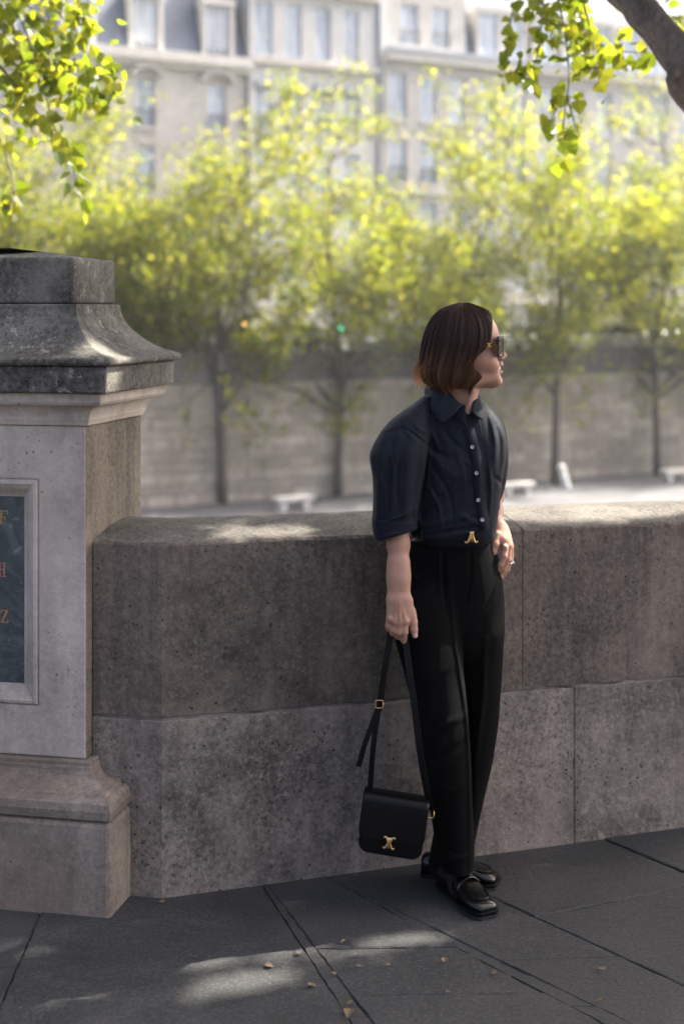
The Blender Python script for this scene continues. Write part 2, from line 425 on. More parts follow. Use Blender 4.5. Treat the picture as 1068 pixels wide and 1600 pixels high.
def slab(poly):
    poly = clip_to_wall(poly)
    if len(poly) < 3: return
    cx = sum(p[0] for p in poly) / len(poly); cy = sum(p[1] for p in poly) / len(poly)
    pts = []                                     # ragged, slightly inset outline
    n = len(poly)
    for i in range(n):
        p, q = np.array(poly[i]), np.array(poly[(i + 1) % n]); L = np.linalg.norm(q - p); k = max(1, int(L / 0.03))
        nn = np.array([-(q - p)[1], (q - p)[0]]) / max(L, 1e-6)
        if nn @ (np.array([cx, cy]) - p) < 0: nn = -nn
        for j in range(k):
            t = j / k; g = 0.0004 + rs.random() ** 2 * 0.004 if j else 0.001
            pts.append(p + (q - p) * t + nn * g + (np.array([cx, cy]) - p) * (0.0015 if j == 0 else 0))
    tx, ty, h = rs.uniform(-.004, .004), rs.uniform(-.004, .004), rs.uniform(-.0025, .0025)
    zt = lambda p: h + tx * (p[0] - cx) + ty * (p[1] - cy)
    ins = [np.array([cx, cy]) + (p - np.array([cx, cy])) * (1 - 0.0045 / max(0.15, np.linalg.norm(p - np.array([cx, cy])))) for p in pts]
    n = len(pts)
    vs = [(p[0], p[1], -0.05) for p in pts] + [(p[0], p[1], zt(p) - 0.004 * rs.random() - 0.001) for p in pts] + [(p[0], p[1], zt(p)) for p in ins]
    fs = [tuple(range(2 * n, 3 * n))]
    for i in range(n):
        j = (i + 1) % n
        fs += [(i, j, n + j, n + i), (n + i, n + j, 2 * n + j, 2 * n + i)]
    mk('paving_slab', vs, fs, M['slab'], pavement)
for c in range(len(jl) - 1):
    ys = [5.6] + cross[c] + [1.7]
    for a, b in zip(ys[:-1], ys[1:]):
        L_, R_ = jl[c], jl[c + 1]
        ta = 0 if a == 5.6 else tilt[c]; tb = 0 if b == 1.7 else tilt[c]
        def at(fn, y, t):
            x = fn(y); return (fn(y + t * (fn(y) - L_(y))), y + t * (fn(y) - L_(y)))
        slab([at(L_, b, tb), at(R_, b, tb), at(R_, a, ta), at(L_, a, ta)])

# ---- parapet: separate stones with recessed mortar joints
parapet = empty('parapet_wall', (0.3, 4.3, 0))
tag(parapet, 'low grey stone parapet of big blocks with rounded top behind the woman', 'wall')
TH = 0.46
mit = WN + sd; mit = mit / (mit @ WN)                                # mitre at the bend
def plan(s):
    """s<0: short leg along the pillar axis, s>=0: main leg; returns base point and across vector"""
    if s < -1e-6: return KINK + f1 * s, sd
    if s < 1e-6: return KINK, mit
    return KINK + WD * s, WN
SEC_TOP = [(0.0, 0.5035), (0.0, 0.986), (0.006, 0.994), (0.07, 1.007), (0.15, 1.02), (0.23, 1.025), (0.31, 1.02), (0.39, 1.007), (0.448, 0.992), (TH, 0.975), (TH, 0.5035)]
SEC_LOW = [(0.0, -0.05), (0.0, 0.4955), (TH, 0.4955), (TH, -0.05)]
def stone_run(s0, s1, sec, mat, drop=0.0, off=0.0, name='stone'):
    n = max(2, int(abs(s1 - s0) / 0.035)); ss = [s0 + (s1 - s0) * i / n for i in range(n + 1)]
    if s0 < 1e-3 < s1: ss = [x for x in ss if abs(x) > .14] + [0.0]        # only the mitre itself at the bend
    elif s0 < 0: ss = [x for x in ss if x < -.14 or x > -1e-6]
    ss = sorted(set(ss)); n = len(ss) - 1
    vs = []
    for s in ss:
        p, a = plan(s)
        for (v, z) in sec:
            w = off if v == 0 else 0
            jz = rs2.gauss(0, .0011) - (.006 * rs2.random() if rs2.random() < .07 else 0) if z > .4 and v < .02 and name == 'stone' else 0
            jv = abs(rs2.gauss(0, .0008)) + (.0025 * rs2.random() if rs2.random() < .06 else 0) if z > .4 and v < .02 and name == 'stone' else 0
            vs.append(V3(p + a * (v + w + jv), z + jz + drop * max(s, 0)))
    k = len(sec); fs = [tuple(range(k))[::-1], tuple(range(n * k, n * k + k))]
    for i in range(n):
        for j in range(k):
            fs.append((i * k + j, i * k + (j + 1) % k, (i + 1) * k + (j + 1) % k, (i + 1) * k + j))
    o = mk(name, vs, fs, mat, parapet, False, 0.0025, 2)
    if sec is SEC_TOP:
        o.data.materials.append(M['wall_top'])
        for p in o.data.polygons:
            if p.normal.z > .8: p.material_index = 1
    return o
DR = -0.012
rs2 = random.Random(8)
S_START = -0.206
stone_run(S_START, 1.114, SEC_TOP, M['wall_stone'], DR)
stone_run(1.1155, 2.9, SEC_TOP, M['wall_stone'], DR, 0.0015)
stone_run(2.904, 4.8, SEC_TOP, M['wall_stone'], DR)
stone_run(S_START, 1.286, SEC_LOW, M['wall_stone2'], DR, -0.001)
stone_run(1.293, 3.1, SEC_LOW, M['wall_stone2'], DR, 0.001)
stone_run(3.104, 4.8, SEC_LOW, M['wall_stone2'], DR)
SEC_M = [(0.0055, 0.46), (0.0055, 0.54), (TH - 0.01, 0.54), (TH - 0.01, 0.46)]
stone_run(S_START, 0, SEC_M, M['mortar'], DR, name='mortar_joint'); stone_run(0.0001, 4.75, SEC_M, M['mortar'], DR, name='mortar_joint')
p0, a0 = plan(1.2895)
q = [p0 - WD * 0.03 + a0 * 0.004, p0 + WD * 0.03 + a0 * 0.004, p0 + WD * 0.03 + a0 * 0.4, p0 - WD * 0.03 + a0 * 0.4]
mb = MB(); mb.hexa([V3(x, 0.0) for x in q] + [V3(x, 0.48) for x in q]); mb.build('mortar_joint', M['mortar'], parapet)
# the retaining wall below, down to the near quay
mb = MB()
a_, b_ = KINK + WN * 0.05, KINK + WD * 30 + WN * 0.05
mb.hexa([V3(a_, -7.5), V3(b_, -7.5), V3(b_ + WN * 0.38, -7.5), V3(a_ + WN * 0.38, -7.5), V3(a_, -0.06), V3(b_, -0.06), V3(b_ + WN * 0.38, -0.06), V3(a_ + WN * 0.38, -0.06)])
a_, b_ = KINK + sd * 0.07 - f1 * 0.01, KINK - f1 * 30 + sd * 0.07
mb.hexa([V3(b_, -7.5), V3(a_, -7.5), V3(a_ + sd * 0.36, -7.5), V3(b_ + sd * 0.36, -7.5), V3(b_, -0.06), V3(a_, -0.06), V3(a_ + sd * 0.36, -0.06), V3(b_ + sd * 0.36, -0.06)])
mb.build('retaining_wall', M['quay_stone'], parapet)

# ---- pillar
PW, PD = 0.96, 0.455
pillar = empty('stone_pillar', (PC[0] - 0.4, PC[1] + 0.3, 0))
tag(pillar, 'pale stone pillar with moulded dark cap and framed green marble plaque', 'pillar')
def prect(p, z):
    """ring of the pillar with projection p beyond the shaft"""
    o = PC
    b = p * .4 if p > 0 else p
    c = [o + f1 * p - sd * p, o + f1 * p + sd * (PD + b), o - f1 * (PW + p) + sd * (PD + b), o - f1 * (PW + p) - sd * p]
    return [V3(x, z) for x in c]
def ploft(name, levels, mat, bevel=0.004, par_=pillar, cap=(True, True)):
    vs = []; fs = []
    for p, z in levels: vs += prect(p, z)
    for i in range(len(levels) - 1):
        for k in range(4): fs.append((i * 4 + k, i * 4 + (k + 1) % 4, i * 4 + 4 + (k + 1) % 4, i * 4 + 4 + k))
    fs.append((3, 2, 1, 0)); e = (len(levels) - 1) * 4; fs.append((e, e + 1, e + 2, e + 3))
    return mk(name, vs, fs, mat, par_, False, bevel, 2)
ploft('plinth', [(0.113, -0.05), (0.115, 0.12), (0.113, 0.254)], M['pillar_foot'], 0.012)
def curve(p0, z0, p1, z1, kind, n=7):
    out = []
    for i in range(n + 1):
        t = i / n * math.pi / 2
        if kind == 'cav':   out.append((p0 + (p1 - p0) * math.sin(t), z0 + (z1 - z0) * (1 - math.cos(t))))
        elif kind == 'cav2': out.append((p0 + (p1 - p0) * (1 - math.cos(t)), z0 + (z1 - z0) * math.sin(t)))
    return out
ploft('base_moulding', [(0.104, 0.256), (0.112, 0.262), (0.116, 0.285), (0.112, 0.305), (0.1, 0.316), (0.09, 0.317), (0.088, 0.322)] + curve(0.084, 0.324, 0.024, 0.374, 'cav') + [(0.022, 0.376), (0.022, 0.388)], M['pillar_foot'], 0.003)
# shaft with a panel opening in front
XR, XL, ZB, ZT = -0.144, -0.83, 0.533, 1.168       # panel frame outer edge (along f1 from the corner) and heights
def PF(a, t, z): return V3(PC + f1 * a + sd * t, z)
sb = MB()
def pbox(mb, a0, a1, t0, t1, z0, z1): mb.hexa([PF(a0, t0, z0), PF(a1, t0, z0), PF(a1, t1, z0), PF(a0, t1, z0), PF(a0, t0, z1), PF(a1, t0, z1), PF(a1, t1, z1), PF(a0, t1, z1)])
vs = [PF(-PW, 0, 0.389), PF(0, 0, 0.389), PF(0, 0, 1.322), PF(-PW, 0, 1.322), PF(XL, 0, ZB), PF(XR, 0, ZB), PF(XR, 0, ZT), PF(XL, 0, ZT),
      PF(XL, 0.05, ZB), PF(XR, 0.05, ZB), PF(XR, 0.05, ZT), PF(XL, 0.05, ZT), PF(-PW, PD, 0.389), PF(0, PD, 0.389), PF(0, PD, 1.322), PF(-PW, PD, 1.322)]
fs = [(0, 1, 5, 4), (1, 2, 6, 5), (2, 3, 7, 6), (3, 0, 4, 7), (4, 5, 9, 8), (5, 6, 10, 9), (6, 7, 11, 10), (7, 4, 8, 11), (8, 9, 10, 11),
      (1, 13, 14, 2), (13, 12, 15, 14), (12, 0, 3, 15), (0, 12, 13, 1), (3, 2, 14, 15)]
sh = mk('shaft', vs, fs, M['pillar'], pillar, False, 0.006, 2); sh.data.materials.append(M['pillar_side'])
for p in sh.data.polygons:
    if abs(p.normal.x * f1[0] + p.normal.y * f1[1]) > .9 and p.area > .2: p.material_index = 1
# moulded frame of the panel (mitred loft)
prof = [(0.0, 0.004), (0.004, -0.003), (0.012, -0.004), (0.026, 0.006), (0.040, 0.02), (0.046, 0.024), (0.052, 0.026), (0.052, 0.046)]
vs = []; fs = []
for i, t in prof:
    vs += [PF(XL + i, t, ZB + i), PF(XR - i, t, ZB + i), PF(XR - i, t, ZT - i), PF(XL + i, t, ZT - i)]
for i in range(len(prof) - 1):
    for k in range(4): fs.append((i * 4 + k, i * 4 + (k + 1) % 4, i * 4 + 4 + (k + 1) % 4, i * 4 + 4 + k))
mk('panel_frame', vs, fs, M['pillar'], pillar, False)
mb = MB(); pbox(mb, XL + 0.0525, XR - 0.0525, 0.028, 0.048, ZB + 0.0525, ZT - 0.0525); plaque = mb.build('plaque', M['marble'], pillar, False, 0.002)
def letter(ch, a, z, h, mat):
    mb = MB(); w = h * 0.62; s = h * 0.13; th = h * 0.07; t0, t1 = 0.0262, 0.0275
    def bar(x0, x1, z0, z1): pbox(mb, a + x0, a + x1, t0, t1, z + z0, z + z1)
    if ch == 'F':
        bar(0.1 * w, 0.1 * w + s, 0, h); bar(0, 0.4 * w, 0, th); bar(0, 0.1 * w, h - th, h); bar(0.1 * w + s, w, h - th, h); bar(w - th, w, h * 0.76, h - th)
        bar(0.1 * w + s, 0.7 * w, h * 0.48, h * 0.48 + th); bar(0.7 * w - th, 0.7 * w, h * 0.38, h * 0.48)
    elif ch == 'H':
        for x in (0.1 * w, 0.9 * w - s): bar(x, x + s, 0, h); bar(x - s * .6, x + s * 1.6, -th, 0); bar(x - s * .6, x + s * 1.6, h, h + th)
        bar(0.1 * w + s, 0.9 * w - s, h * 0.48, h * 0.48 + th)
    elif ch == 'Z':
        bar(0, w, 0, th); bar(0, w, h - th, h); bar(w - th, w, th, h * 0.25); bar(0, th, h * 0.75, h - th)
        mb.hexa([PF(a + 0.02 * w, t0, z + th), PF(a + 0.02 * w + s * 1.3, t0, z + th), PF(a + 0.02 * w + s * 1.3, t1, z + th), PF(a + 0.02 * w, t1, z + th),
                 PF(a + w * 0.98 - s * 1.3, t0, z + h - th), PF(a + w * 0.98, t0, z + h - th), PF(a + w * 0.98, t1, z + h - th), PF(a + w * 0.98 - s * 1.3, t1, z + h - th)])
    o = mb.build('letter', mat, plaque); return o
letter('F', -0.272, 1.035, 0.04, M['letter_gold']); letter('H', -0.276, 0.888, 0.036, M['letter_red']); letter('Z', -0.268, 0.755, 0.036, M['letter_gold'])
ploft('neck_moulding', [(0.008, 1.3225), (0.012, 1.334)] + curve(0.014, 1.336, 0.058, 1.382, 'cav2') + [(0.064, 1.384), (0.07, 1.392), (0.072, 1.4165)], M['pillar'], 0.003)
ploft('cap_slab', [(0.096, 1.418), (0.097, 1.486), (0.097, 1.492)], M['cap'], 0.006)
ploft('cap', [(0.104, 1.4935), (0.112, 1.4955), (0.116, 1.504), (0.112, 1.513), (0.102, 1.516)] + [(0.104 + (-0.05 - 0.104) * (1 - (1 - t) ** 1.9), 1.517 + (1.664 - 1.517) * t ** 1.35) for t in [i / 10 for i in range(1, 11)]], M['cap'], 0.004)
ploft('cap_block', [(-0.062, 1.6655), (-0.062, 1.798), (-0.3, 1.83)], M['cap'], 0.008)

# ================================================================ SETTING (far bank)
QA = math.radians(29); QE = np.array([math.cos(QA), math.sin(QA)]); QN = np.array([-math.sin(QA), math.cos(QA)])
QO = np.array([-7.86, 58.5]); ZQ = -6.36; ZS = -0.35
def Q(u, v, z): p = QO + QE * u + QN * v; return (p[0], p[1], z)
def q_at(x, v):
    """where a column of the photo meets the plane v of the far bank: u and depth"""
    k = (x - 534.0) / FPX; b = QO + QN * v
    u = (k * b[1] - b[0]) / (QE[0] - k * QE[1]); return u, b[1] + u * QE[1]
def z_at(y, d): return CAM_H - (y - 490.0) / FPX * d
def qbox(mb, u0, u1, v0, v1, z0, z1): mb.box((u0, v0, z0), (u1, v1, z1), Q)

mb = MB(); qbox(mb, -400, 900, 0.6, 1500, ZS - 3, ZS); tag(mb.build('street', M['street']), kind='structure')
mb = MB(); qbox(mb, -300, 500, -15, 0.3, ZQ - 3, ZQ); tag(mb.build('quay_ground', M['quay_ground']), kind='structure')
mb = MB(); mb.add([(-600, -300, -8.2), (1200, -300, -8.2), (1200, 900, -8.2), (-600, 900, -8.2)], [(0, 1, 2, 3)]); tag(mb.build('river', M['water']), kind='structure')
mb = MB(); mb.add([V3(KINK - f1 * 60 + sd * 0.4, -6.4), V3(KINK + sd * 0.4, -6.4), V3(KINK + WD * 60 + WN * 0.4, -6.4), V3(KINK + WD * 60 + WN * 9, -6.4), V3(KINK + sd * 9, -6.4), V3(KINK - f1 * 60 + sd * 9, -6.4)],
                  [(0, 1, 4, 5), (1, 2, 3, 4)]); tag(mb.build('near_quay_ground', M['quay_ground']), kind='structure')
# pavement in front of the houses
mb = MB(); qbox(mb, -200, 300, 10.5, 15.2, ZS - 0.5, ZS + 0.14); tag(mb.build('far_pavement', M['quay_ground']), kind='structure')

# river wall in courses of blocks
qw = empty('river_wall', Q(20, 0.3, ZQ)); tag(qw, 'tall pale stone river wall with blackened coping across the water', 'wall')
rs = random.Random(5); nrow = 11; ch = (6.36 - 1.3) / nrow
for r in range(nrow):
    mb = MB(); u = -30 - rs.random()
    while u < 75:
        L = rs.uniform(0.8, 1.5); pr = rs.uniform(0, 0.06)
        qbox(mb, u + 0.015, u + L - 0.015, -pr, 0.6, ZQ + r * ch + 0.02, ZQ + (r + 1) * ch - 0.02); u += L
    tag(mb.build('stone_course', M['quay_stone'], qw), kind='stuff')
mb = MB(); qbox(mb, -120, 160, 0.06, 0.61, ZQ, -0.05); mb.build('wall_core', M['quay_stone'], qw)
mb = MB(); u = -30
while u < 75: qbox(mb, u + .01, u + 1.9, -0.02, 0.62, -1.29, -0.16); u += 1.92
tag(mb.build('coping_course', M['quay_dark'], qw), kind='stuff')
mb = MB(); u = -30
while u < 75: qbox(mb, u + .01, u + 2.4, -0.1, 0.66, -0.155, 0.02); u += 2.42
tag(mb.build('coping', M['quay_dark'], qw), kind='stuff')

# ---- houses
def facade_wall(root, u0, u1, v, z0, z1, ops, mat, deep=11.0, name='wall'):
    us = sorted(set([u0, u1] + [o[0] for o in ops] + [o[1] for o in ops])); zs = sorted(set([z0, z1] + [o[2] for o in ops] + [o[3] for o in ops]))
    mb = MB()
    for a, b in zip(us[:-1], us[1:]):
        for c, d in zip(zs[:-1], zs[1:]):
            mu, mz = (a + b) / 2, (c + d) / 2
            if not any(o[0] < mu < o[1] and o[2] < mz < o[3] for o in ops):
                mb.add([Q(a, v, c), Q(b, v, c), Q(b, v, d), Q(a, v, d)], [(0, 1, 2, 3)])
    for (a, b, c, d) in ops:
        w = v + 0.35
        mb.add([Q(a, v, c), Q(b, v, c), Q(b, v, d), Q(a, v, d), Q(a, w, c), Q(b, w, c), Q(b, w, d), Q(a, w, d)], [(0, 1, 5, 4), (1, 2, 6, 5), (2, 3, 7, 6), (3, 0, 4, 7), (4, 5, 6, 7)])
    w = v + deep
    mb.add([Q(u0, v, z0), Q(u1, v, z0), Q(u1, v, z1), Q(u0, v, z1), Q(u0, w, z0), Q(u1, w, z0), Q(u1, w, z1), Q(u0, w, z1)], [(1, 5, 6, 2), (5, 4, 7, 6), (4, 0, 3, 7), (2, 3, 7, 6)])
    return mb.build(name, mat, root)
def window(root, a, b, c, d, v, dark=False, rail=False, hood=False):
    f = 0.075; mb = MB(); w0, w1 = v + 0.16, v + 0.23; m_ = (a + b) / 2
    qbox(mb, a, a + f, w0, w1, c, d); qbox(mb, b - f, b, w0, w1, c, d); qbox(mb, a + f, b - f, w0, w1, c, c + f); qbox(mb, a + f, b - f, w0, w1, d - f, d)
    qbox(mb, m_ - f * .7, m_ + f * .7, w0 - .01, w1 - .01, c + f, d - f)
    for t in (0.36, 0.68): qbox(mb, a + f, b - f, w0 + .015, w1 - .015, c + (d - c) * t - .025, c + (d - c) * t + .025)
    o = mb.build('window', M['frame_white'], root)
    mb = MB(); qbox(mb, a + .02, b - .02, v + 0.2, v + 0.215, c + .02, d - .02); mb.build('pane', M['pane_dark'] if dark else M['pane'], o)
    mb = MB(); qbox(mb, a - 0.12, b + 0.12, v - 0.12, v + 0.1, c - 0.14, c - 0.002); mb.build('sill', M['trim'], o)
    if rail:
        mb = MB(); qbox(mb, a - .02, b + .02, v - .1, v - .06, c + .85, c + .9)
        n = 7
        for i in range(n + 1): x = a + (b - a) * i / n; qbox(mb, x - .012, x + .012, v - .09, v - .07, c, c + .85)
        mb.build('railing', M['iron'], o)
    if hood:
        mb = MB(); n = 10
        for i in range(n):
            t0, t1 = math.pi * i / n, math.pi * (i + 1) / n; mu = (a + b) / 2; R = (b - a) * 0.95
            g = lambda t, r: (mu - math.cos(t) * r, math.sin(t) * r * 0.55 + d + 0.1)
            (ua, za), (ub_, zb), (uc, zc), (ud, zd) = g(t0, R), g(t1, R), g(t1, R * .78), g(t0, R * .78)
            mb.hexa([Q(ud, v - .35, zd), Q(uc, v - .35, zc), Q(uc, v - .02, zc), Q(ud, v - .02, zd), Q(ua, v - .35, za), Q(ub_, v - .35, zb), Q(ub_, v - .02, zb), Q(ua, v - .02, za)])
        mb.build('window_hood', M['trim'], o)
def arch_door(root, mu, w, z0, zt, v):
    """round-headed opening filled with dark glazing and a stone surround"""
    mb = MB(); n = 12; r = w / 2; zc = zt - r
    pts = [(-r, z0), ] + [(-r * math.cos(math.pi * i / n), zc + r * math.sin(math.pi * i / n)) for i in range(n + 1)] + [(r, z0)]
    R = [(p[0] * (1 + .3 / r), p[1] + (.3 if p[1] > zc else 0)) for p in pts]
    k = len(pts)
    o = MB(); o.add([Q(mu + x, v - .02, z) for x, z in pts] + [Q(mu + x, v + .05, z) for x, z in pts], [tuple(range(k))] + [(i, i + 1, k + i + 1, k + i) for i in range(k - 1)])
    d = o.build('arched_door', M['pane_dark'], root)
    for i in range(k - 1):
        (x0, za), (x1, zb) = pts[i], pts[i + 1]; (X0, Za), (X1, Zb) = R[i], R[i + 1]
        mb.hexa([Q(mu + x0, v - .12, za), Q(mu + x1, v - .12, zb), Q(mu + x1, v - .021, zb), Q(mu + x0, v - .021, za), Q(mu + X0, v - .12, Za), Q(mu + X1, v - .12, Zb), Q(mu + X1, v - .021, Zb), Q(mu + X0, v - .021, Za)])
    mb.build('arch_surround', M['trim'], d)
VF = 15.0
def U(x, v=VF): return q_at(x, v)[0]
def Zr(x, y, v=VF): return z_at(y, q_at(x, v)[1])

# left house: mansard, arched pediments
u0, u1 = U(-190), U(385); H = empty('apartment_house', Q((u0 + u1) / 2, VF, ZS))
tag(H, 'stone apartment house with slate mansard roof, dormers and arched window hoods', 'house', 'houses along the far quay')
zc = Zr(300, 92); ops = []
cols = [(-145, -115), (-20, 10), (108, 138), (214, 242), (325, 353)]
rows = [(zc - 3.75, zc - 1.2), (zc - 7.3, zc - 4.7), (zc - 10.6, zc - 8.2), (zc - 13.6, zc - 11.4)]
for (xa, xb) in cols:
    for (a, b) in rows[:3]: ops.append((U(xa), U(xb), a, b))
facade_wall(H, u0, u1, VF, ZS - .3, zc, ops, M['facade_b'])
for i, o in enumerate(ops): window(H, *o, VF, i % 3 == 2, True, i % 3 == 0)
mb = MB(); qbox(mb, u0, u1 + .15, VF - .55, VF + .2, zc - .28, zc + .25); qbox(mb, u0, u1 + .1, VF - .3, VF + .1, zc - .6, zc - .282); mb.build('cornice', M['trim'], H)
mb = MB(); zr = zc + 4.3
mb.hexa([Q(u0, VF, zc + .25), Q(u1, VF, zc + .25), Q(u1, VF + 11, zc + .25), Q(u0, VF + 11, zc + .25), Q(u0, VF + 1.0, zr), Q(u1 - .6, VF + 1.0, zr), Q(u1 - .6, VF + 10, zr), Q(u0, VF + 10, zr)])
rf = mb.build('mansard_roof', M['slate'], H)
mb = MB(); mb.hexa([Q(u0, VF + .8, zr), Q(u1 - .5, VF + .8, zr), Q(u1 - .5, VF + 10.2, zr), Q(u0, VF + 10.2, zr), Q(u0, VF + 4, zr + 2.2), Q(u1 - 1, VF + 4, zr + 2.2), Q(u1 - 1, VF + 7, zr + 2.2), Q(u0, VF + 7, zr + 2.2)]); mb.build('zinc_top', M['zinc'], H)
for xc in (-130, -5, 121, 228, 340):
    uc = U(xc); w = .68; mb = MB()
    qbox(mb, uc - w - .25, uc - w, VF - .1, VF + 1.3, zc + .251, zc + 3.0); qbox(mb, uc + w, uc + w + .25, VF - .1, VF + 1.3, zc + .251, zc + 3.0); qbox(mb, uc - w - .3, uc + w + .3, VF - .18, VF + 1.5, zc + 3.001, zc + 3.4)
    d = mb.build('dormer', M['trim'], H)
    mb = MB(); qbox(mb, uc - w, uc + w, VF + .12, VF + .2, zc + .252, zc + 3.0); mb.build('pane', M['pane'], d)
    mb = MB()
    for k in range(5): x = uc - w + k * w / 2; qbox(mb, x - .06, x + .06, VF + .05, VF + .118, zc + .252, zc + 3.0)
    mb.build('window_frame', M['frame_white'], d)
# shop front with dark awning
mb = MB(); za = Zr(230, 428); ua, ub = U(120), U(300)
mb.hexa([Q(ua, VF - 1.6, za - 1.0), Q(ub, VF - 1.6, za - 1.0), Q(ub, VF - .01, za - .3), Q(ua, VF - .01, za - .3), Q(ua, VF - 1.6, za - .3), Q(ub, VF - 1.6, za - .3), Q(ub, VF - .01, za + .2), Q(ua, VF - .01, za + .2)]); mb.build('awning', M['awning'], H)
mb = MB(); qbox(mb, ua + .3, ub - .3, VF - .06, VF - .01, ZS, za - .8); mb.build('shop_window', M['pane_dark'], H)
mb = MB(); qbox(mb, ua - 1, ub + 1.5, VF - .45, VF - .02, za + .22, za + .6); mb.build('shop_cornice', M['zinc'], H)

# middle house: pale, four window columns
u0, u1 = U(386), U(584); H = empty('pale_house', Q((u0 + u1) / 2, VF, ZS))
tag(H, 'pale cream house with four columns of tall white windows, beside grey drainpipe', 'house', 'houses along the far quay')
v = VF - .25; zc = Zr(480, 98); top = zc + 7.5; ops = []; cols = [(400, 426), (447, 471), (493, 517), (538, 561)]
rows = [(zc + .15, zc + 3.15), (zc - 3.95, zc - 1.35), (zc - 7.3, zc - 4.9), (zc - 10.4, zc - 8.2), (zc - 13.3, zc - 11.3)]
for (xa, xb) in cols:
    for (a, b) in rows: ops.append((U(xa, v), U(xb, v), a, b))
facade_wall(H, u0 + .02, u1, v, ZS - .3, top, ops, M['facade_w'])
for i, o in enumerate(ops): window(H, *o, v, i % 5 == 4 and i % 2 == 0, i % 5 == 1, False)
mb = MB(); qbox(mb, u0 + .02, u1, v - .3, v - .005, zc - .33, zc - .02); qbox(mb, u0 + .02, u1, v - .4, v - .005, zc + 3.7, zc + 4.1); mb.build('cornice', M['facade_b'], H)
mb = MB()
for (xa, xb) in cols:
    qbox(mb, U(xa, v) - .05, U(xb, v) + .05, v - .16, v - .005, zc - 1.6, zc - 1.2)
mb.build('blind_box', M['zinc'], H)
mb = MB(); mb.tube([Q(u1 + .18, v - .1, ZS), Q(u1 + .18, v - .1, top - 1)], .11, 8); qbox(mb, u1 + .02, u1 + .4, v - .05, v + 9, zc + 1.2, top); mb.build('drainpipe', M['zinc'], H)

# right house: long stone front, attic floor with dormers
u0, u1 = U(590), U(1400); H = empty('long_stone_house', Q((u0 + u1) / 2, VF, ZS))
tag(H, 'long limestone house with slate attic, tall windows and arched ground floor', 'house', 'houses along the far quay')
zc = Zr(640, 88); ops = []
cols = [609, 657, 703, 750, 797, 843, 889, 934, 978, 1021, 1063, 1105, 1146, 1187, 1227, 1267, 1306, 1345]
rows = [(zc - 3.7, zc - .95), (zc - 7.3, zc - 4.8), (zc - 10.6, zc - 8.4), (zc - 13.5, zc - 11.4)]
for xa in cols:
    for (a, b) in rows: ops.append((U(xa), U(xa) + 1.12, a, b))
facade_wall(H, u0 + .42, u1, VF, ZS - .3, zc + .2, ops, M['facade'])
for i, o in enumerate(ops): window(H, *o, VF, False, i % 4 == 1, False)
mb = MB(); qbox(mb, u0 + .43, u1, VF - .5, VF - .005, zc - .3, zc + .15); mb.build('cornice', M['trim'], H)
mb = MB(); qbox(mb, u0 + .43, u1, VF - .6, VF - .005, zc + .152, zc + .4); mb.build('gutter', M['zinc'], H)
mb = MB(); qbox(mb, u0 + .43, u1, VF - .25, VF - .005, zc - 14.3, zc - 13.95); qbox(mb, u0 + .43, u1, VF - .25, VF - .005, zc - 7.9, zc - 7.7); mb.build('string_course', M['trim'], H)
um = U(730); ops = [(U(x) + .3, U(x) + 1.5, zc + .7, zc + 3.1) for x in (622, 671)]
facade_wall(H, u0 + .43, um, VF + .2, zc + .25, zc + 7, ops, M['facade'], 10, 'attic_wall')
for o in ops: window(H, *o, VF + .2, False, True)
mb = MB(); mb.hexa([Q(um + .01, VF + .2, zc + .25), Q(u1, VF + .2, zc + .25), Q(u1, VF + 10, zc + .25), Q(um + .01, VF + 10, zc + .25), Q(um + .01, VF + 1.8, zc + 6), Q(u1, VF + 1.8, zc + 6), Q(u1, VF + 9, zc + 6), Q(um + .01, VF + 9, zc + 6)]); mb.build('mansard_roof', M['slate'], H)
for x in (752, 792, 838, 884, 930, 975, 1019, 1062, 1104, 1146):
    uc = U(x) + .6; w = .6; mb = MB()
    qbox(mb, uc - w - .3, uc - w, VF + .05, VF + 2, zc + .41, zc + 3.1); qbox(mb, uc + w, uc + w + .3, VF + .05, VF + 2, zc + .41, zc + 3.1); qbox(mb, uc - w - .35, uc + w + .35, VF, VF + 2.3, zc + 3.101, zc + 3.45)
    d = mb.build('dormer', M['facade'], H)
    mb = MB(); qbox(mb, uc - w, uc + w, VF + .2, VF + .27, zc + .41, zc + 3.1); mb.build('pane', M['pane'], d)
    mb = MB()
    for k in range(3): x_ = uc - w + k * w; qbox(mb, x_ - .05, x_ + .05, VF + .13, VF + .198, zc + .41, zc + 3.1)
    mb.build('window_frame', M['frame_white'], d)
for x, wd, yt in ((632, 1.7, 468), (700, 1.9, 470), (770, 1.9, 470), (840, 1.9, 468), (905, 1.9, 466), (988, 2.1, 440), (1060, 1.9, 462)):
    arch_door(H, U(x), wd, ZS, Zr(x, yt), VF)
mb = MB(); uu = U(985); zz = Zr(985, 428); qbox(mb, uu - 2.2, uu + 2.2, VF - .9, VF - .01, zz, zz + .3); mb.build('balcony', M['trim'], H)
# chimney stacks of blocks further back close the view
for (xa, xb, vv, hh, lab) in ((-260, 420, 32, 27, 'plain pale house block rising behind the slate mansard house'), (420, 1500, 36, 30, 'plain pale house block rising behind the long limestone house')):
    a, b = U(xa, vv), U(xb, vv); B = empty('rear_house', Q((a + b) / 2, vv, ZS)); tag(B, lab, 'house', 'houses along the far quay')
    mb = MB(); qbox(mb, a, b, vv, vv + 12, ZS - .2, hh); mb.build('wall', M['facade_w'], B)
    mb = MB(); qbox(mb, a - .2, b + .2, vv - .3, vv + 12.3, hh, hh + .6); mb.build('roof', M['zinc'], B)
